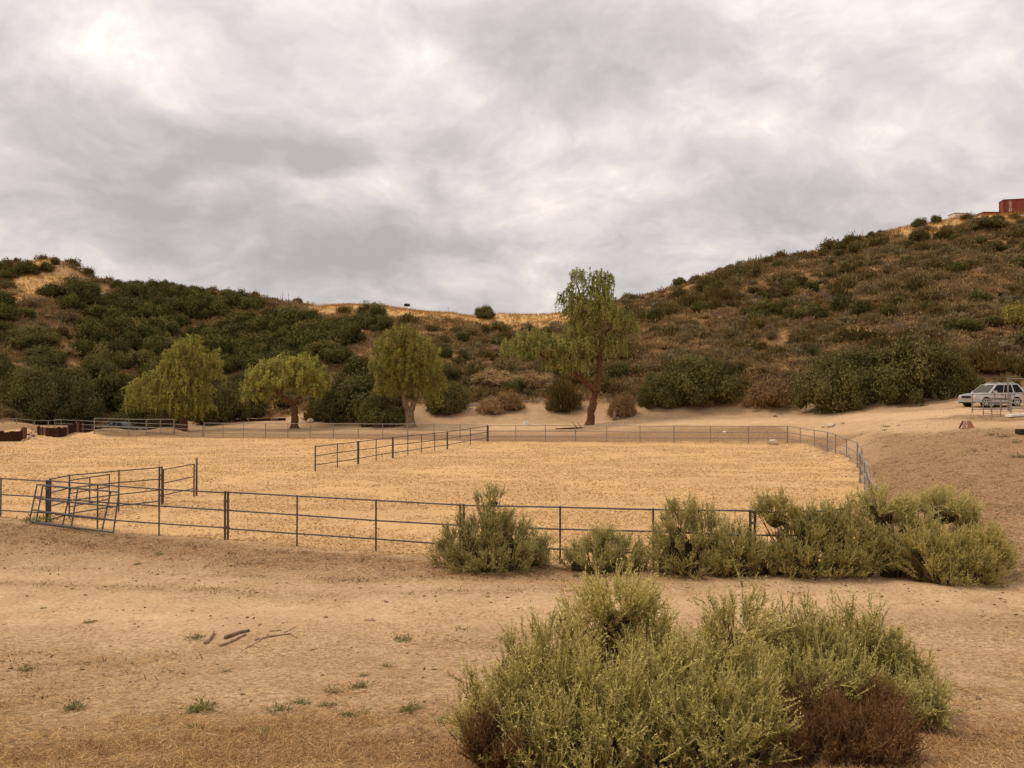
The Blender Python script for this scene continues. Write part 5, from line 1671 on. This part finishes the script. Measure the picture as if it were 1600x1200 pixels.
def stick(pts_px, r, label, mat="stick", name="stick", taper=.7, group=None):
    P_ = [hit(*q) for q in pts_px]
    o0 = P_[0].copy(); rr = r * .78
    pts = []
    for i in range(len(P_) - 1):
        for k in range(3): pts.append(P_[i].lerp(P_[i + 1], k / 3) - o0 + Vector((random.uniform(-.008, .008), random.uniform(-.008, .008), rr * .8 + random.uniform(0, .01))))
    pts.append(P_[-1] - o0 + Vector((0, 0, rr * .8)))
    rad = [rr * (1 - (1 - taper) * i / (len(pts) - 1)) * random.uniform(.88, 1.12) for i in range(len(pts))]
    mb = MB(); mb.tube(pts, rad, 8 if r > .02 else 5)
    return tag(mb.build(name, M[mat], None, o0, True), label, "stick" if name == "stick" else "log", group)


stick([(322, 1008), (334, 992)], .045, "short thick cut log pointing towards the fence, beside the green tuft", name="log")
stick([(352, 1001), (372, 994), (390, 989)], .040, "thick bark-covered log, upper of the two parallel logs", "bark_grey", name="log")
stick([(345, 1011), (365, 1002), (384, 995)], .034, "smooth pale log, lower of the two parallel logs", name="log")
stick([(404, 981), (408, 975)], .022, "tiny cut stick standing apart above the logs")
stick([(388, 1012), (402, 1004), (420, 992)], .014, "thin forked stick right of the two parallel logs")
stick([(398, 1002), (425, 996), (455, 993), (463, 997)], .020, "curved stick, longest of the bundle right of the logs")
stick([(421, 987), (440, 987)], .014, "short straight stick above the curved one")
stick([(444, 989), (462, 983)], .010, "thin twig at the right end of the bundle")
stick([(376, 1019), (395, 1011), (404, 1013)], .010, "thin crooked twig below the bundle")
stick([(570, 971), (586, 972)], .022, "lone short stick on the pale track")
stick([(484, 1017), (496, 1016)], .012, "small pale splinter right of the sticks")
stick([(465, 1135), (484, 1119)], .010, "long dry stalk lying near the weeds", "stick")
stick([(320, 1151), (345, 1156)], .014, "pale dry stick by the bottom left weeds")

def weed_mesh(seed, n=60, flat=.6, L=(.05, .12), W=.02):
    rng = np.random.default_rng(seed)
    o = rdir(rng, n, .0); o[:, 2] *= flat
    p = np.stack([rng.normal(0, .07, n), rng.normal(0, .045, n), np.full(n, .0)], 1) + unit(o) * rng.uniform(0, .07, (n, 1))
    dr = unit(o + rng.normal(0, .2, (n, 3))); dr[:, 2] = np.abs(dr[:, 2])
    sd = unit(np.cross(dr, np.array([0, 0, 1]) + rng.normal(0, .3, (n, 3))))
    v, t_ = tri_leaves(p, dr, sd, rng.uniform(*L, n), np.full(n, W) * rng.uniform(.7, 1.4, n))
    return mesh_np("weed", v, t_, M["weed"], dict(rnd=np.repeat(rng.random(n), 3), clump=np.full(3 * n, rng.random())))


WEEDS = [weed_mesh(i, 170 if i % 2 else 130, .4 + .2 * (i % 3), (.03, .08) if i % 2 else (.03, .07), .013) for i in range(5)]
wl = [(306, 998, 26, "green weed left of the short cut log"), (312, 1114, 46, "widest patch of green weeds near the bottom left"), (437, 1114, 34, "bright broad-leaved weed near the bottom of the dirt"),
      (470, 1100, 26, "broad-leaved weed right above the bright one"), (510, 1106, 26, "green weed in the middle of the weed row"), (520, 1083, 26, "small weed on bare dirt, third row up"),
      (563, 1077, 30, "flat weed right of the middle of the dirt"), (605, 1044, 16, "tiny round dark weed on bare dirt"), (567, 1058, 14, "thin upright weed on bare dirt"),
      (629, 1002, 26, "green weed on the pale track, right of the sticks"), (640, 1115, 34, "grey green weed at the right end of the weed row"), (540, 1122, 26, "feathery weed under the weed row"),
      (570, 1117, 22, "small weed in the weed row, left of the grey green one"), (140, 974, 14, "small upright weed on the track at the left"), (68, 951, 10, "tiny dark weed on the far side of the track"),
      (40, 1049, 26, "flat weed at the far left of the dirt"), (115, 1112, 30, "faint weed at the lower left"), (353, 1052, 14, "small weed below the logs"), (690, 1132, 30, "weed tuft beside the foreground sagebrush"),
      (902, 901, 14, "small weed under the low rounded sagebrush"), (250, 867, 14, "small weed in the dark litter by the fence"), (215, 882, 10, "tiny weed in the litter left of centre by the fence"),
      (305, 1138, 26, "dull weed under the widest patch"), (410, 1147, 26, "yellowish weed at the bottom in the dead grass"), (60, 816, 44, "pale green grass tuft under the leaning gate panels", ),
      (1567, 683, 16, "green tuft on the slope near the black box"), (1548, 680, 10, "small green tuft on the slope below the boards"), (1592, 715, 22, "green tuft at the right edge of the slope"), (1590, 692, 14, "little green tuft below the black box"),
      (1385, 667, 12, "green tuft beside the upper road"), (1318, 662, 10, "small green tuft by the tan boulder"), (520, 1240, 30, "weed hidden in the dead grass at the bottom")]
for i, (px, py, w_, lb) in enumerate(wl[:-1]):
    p = hit(px, py); o = put("weed", WEEDS[i % 5]); k = w_ * p.y / F / .22
    o.location = p; o.scale = (k, k, k * .8); o.rotation_euler = (0, 0, i * 1.7)
    tag(o, lb, "weed")


def ground_litter():
    rng = np.random.default_rng(99)

    def sample(n, d0, d1, pw, ua=-.72, ub=.72):
        d = (rng.uniform(d0 ** pw, d1 ** pw, n)) ** (1 / pw)
        return rng.uniform(ua, ub, n) * d, d
    # straw lying on the bare ground
    n = 330000
    x, y = sample(n, 4.6, 30, .8)
    st, hl, rd_, dk, gold = masks(x, y)
    keep = (st < .5) & (rng.random(n) < np.clip(.10 + .55 * dk + .45 * sstep(fbm(x / .7, y / .7, 81, 4), .47, .62) - .25 * rd_, .05, 1)); x, y = x[keep], y[keep]; n = len(x)
    z = H(x, y); a = rng.uniform(0, 6.28, n)
    dr = unit(np.stack([np.cos(a), np.sin(a), rng.uniform(-.05, .35, n)], 1)); sd = unit(np.cross(dr, np.array([0, 0, 1.0]) + rng.normal(0, .3, (n, 3))))
    v, t_ = tri_leaves(np.stack([x, y, z + .006], 1), dr, sd, rng.uniform(.02, .11, n), rng.uniform(.003, .0085, n) * (1 + y / 30))
    me = mesh_np("straw_litter", v, t_, M["thatch"], dict(rnd=np.repeat(rng.random(n), 3), clump=np.repeat(rng.random(n), 3)))
    tag(put("straw_litter", me), "thin dry straws strewn over the bare dirt in front", "straw", kind="stuff")
    # dead grass thatch along the very front
    n = 9000
    x, y = sample(n, 4.6, 9.2, 1.0)
    st, hl, rd_, dk, gold = masks(x, y)
    nn = fbm(x / .7, y / .7, 91, 3)
    keep = rng.random(n) < dk * sstep(nn, .42, .62) * 1.2; x, y = x[keep], y[keep]
    me = tufts("dead_grass", M["thatch"], x, y, 16, (.04, .15), (.004, .010), rng, 1.1, .07, .30)
    tag(put("dead_grass", me), "matted dead grass along the bottom of the picture", "grass", kind="stuff")
    # short stubble of the riding field
    n = 190000
    x, y = sample(n, 17, 78, .55, -.70, .52)
    pd = poly_dist(ARENA, x, y)
    keep = (pd > -.2) & (rng.random(n) < sstep(fbm(x / 2.5, y / 1.2, 15, 3), .30, .55) * .9 + .1); x, y = x[keep], y[keep]; n = len(x)
    z = H(x, y)
    dr = unit(np.stack([rng.normal(0, 1, n), rng.normal(0, 1, n), np.abs(rng.normal(0, .45, n))], 1)); sd = unit(np.cross(dr, rng.normal(0, 1, (n, 3))))
    v, t_ = tri_leaves(np.stack([x, y, z + .004], 1), dr, sd, rng.uniform(.04, .13, n), .012 + y * .0005)
    me = mesh_np("field_stubble", v, t_, M["drygrass"], dict(rnd=np.repeat(rng.random(n), 3), clump=np.repeat(rng.random(n), 3)))
    tag(put("field_stubble", me), "short golden stubble and straw covering the riding field", "straw", kind="stuff")
    # small clods, dung and dark tufts scattered about
    n = 9000
    x, y = sample(n, 6.0, 60, 1.0)
    st, hl, rd_, dk, gold = masks(x, y)
    keep = (hl < .3) & (rng.random(n) < .22 + .6 * dk + .25 * (st > .5)); x, y = x[keep], y[keep]; n = len(x)
    v0, f0 = blob_core(np.zeros((1, 3)), [1], 1, rng, 1)
    s = rng.uniform(.003, .022, n) ** 1.0 * (1 + y / 50)
    V = v0[None] * rng.uniform(.6, 1.4, (n, len(v0), 1)) * s[:, None, None] * rng.uniform(.6, 1.6, (n, 1, 3)) * np.array([1.1, 1.0, .55]); c = np.stack([x, y, H(x, y) + s * .2], 1)
    V = (V + c[:, None]).reshape(-1, 3); T = (f0[None] + (np.arange(n) * len(v0))[:, None, None]).reshape(-1, 3)
    me = mesh_np("dirt_clods", V, T, M["clod"])
    tag(put("dirt_clods", me), "small dark clods and pebbles scattered over the ground", "clods", kind="stuff")
    # dead tufts in the litter strip by the fence and on the right slope
    n = 11000
    x, y = sample(n, 8.5, 66, 1.0)
    st, hl, rd_, dk, gold = masks(x, y)
    keep = (st < .4) & (rd_ < .5) & (rng.random(n) < .9 * dk) & (hl < .3); x, y = x[keep], y[keep]
    me = tufts("dead_tufts", M["thatchdark"], x, y, 12, (.04, .15), (.008, .02), rng, .9, .10, .7)
    tag(put("dead_tufts", me), "low dead brown tufts along the fence and over the right slope", "grass", kind="stuff")


M["clod"] = simple("dirt_clods", (.17, .10, .055), .95, var=.6, scale=1.5, spec=.05)
M["thatchdark"] = foliage("brown_dead_tufts", (.09, .05, .02), (.34, .21, .10), None, .25)
ground_litter()
print("objects", len(SC.objects), "tris", sum(sum(len(p.vertices) - 2 for p in me.polygons) if len(me.polygons) < 5000 else len(me.loops) // 3 for me in bpy.data.meshes))
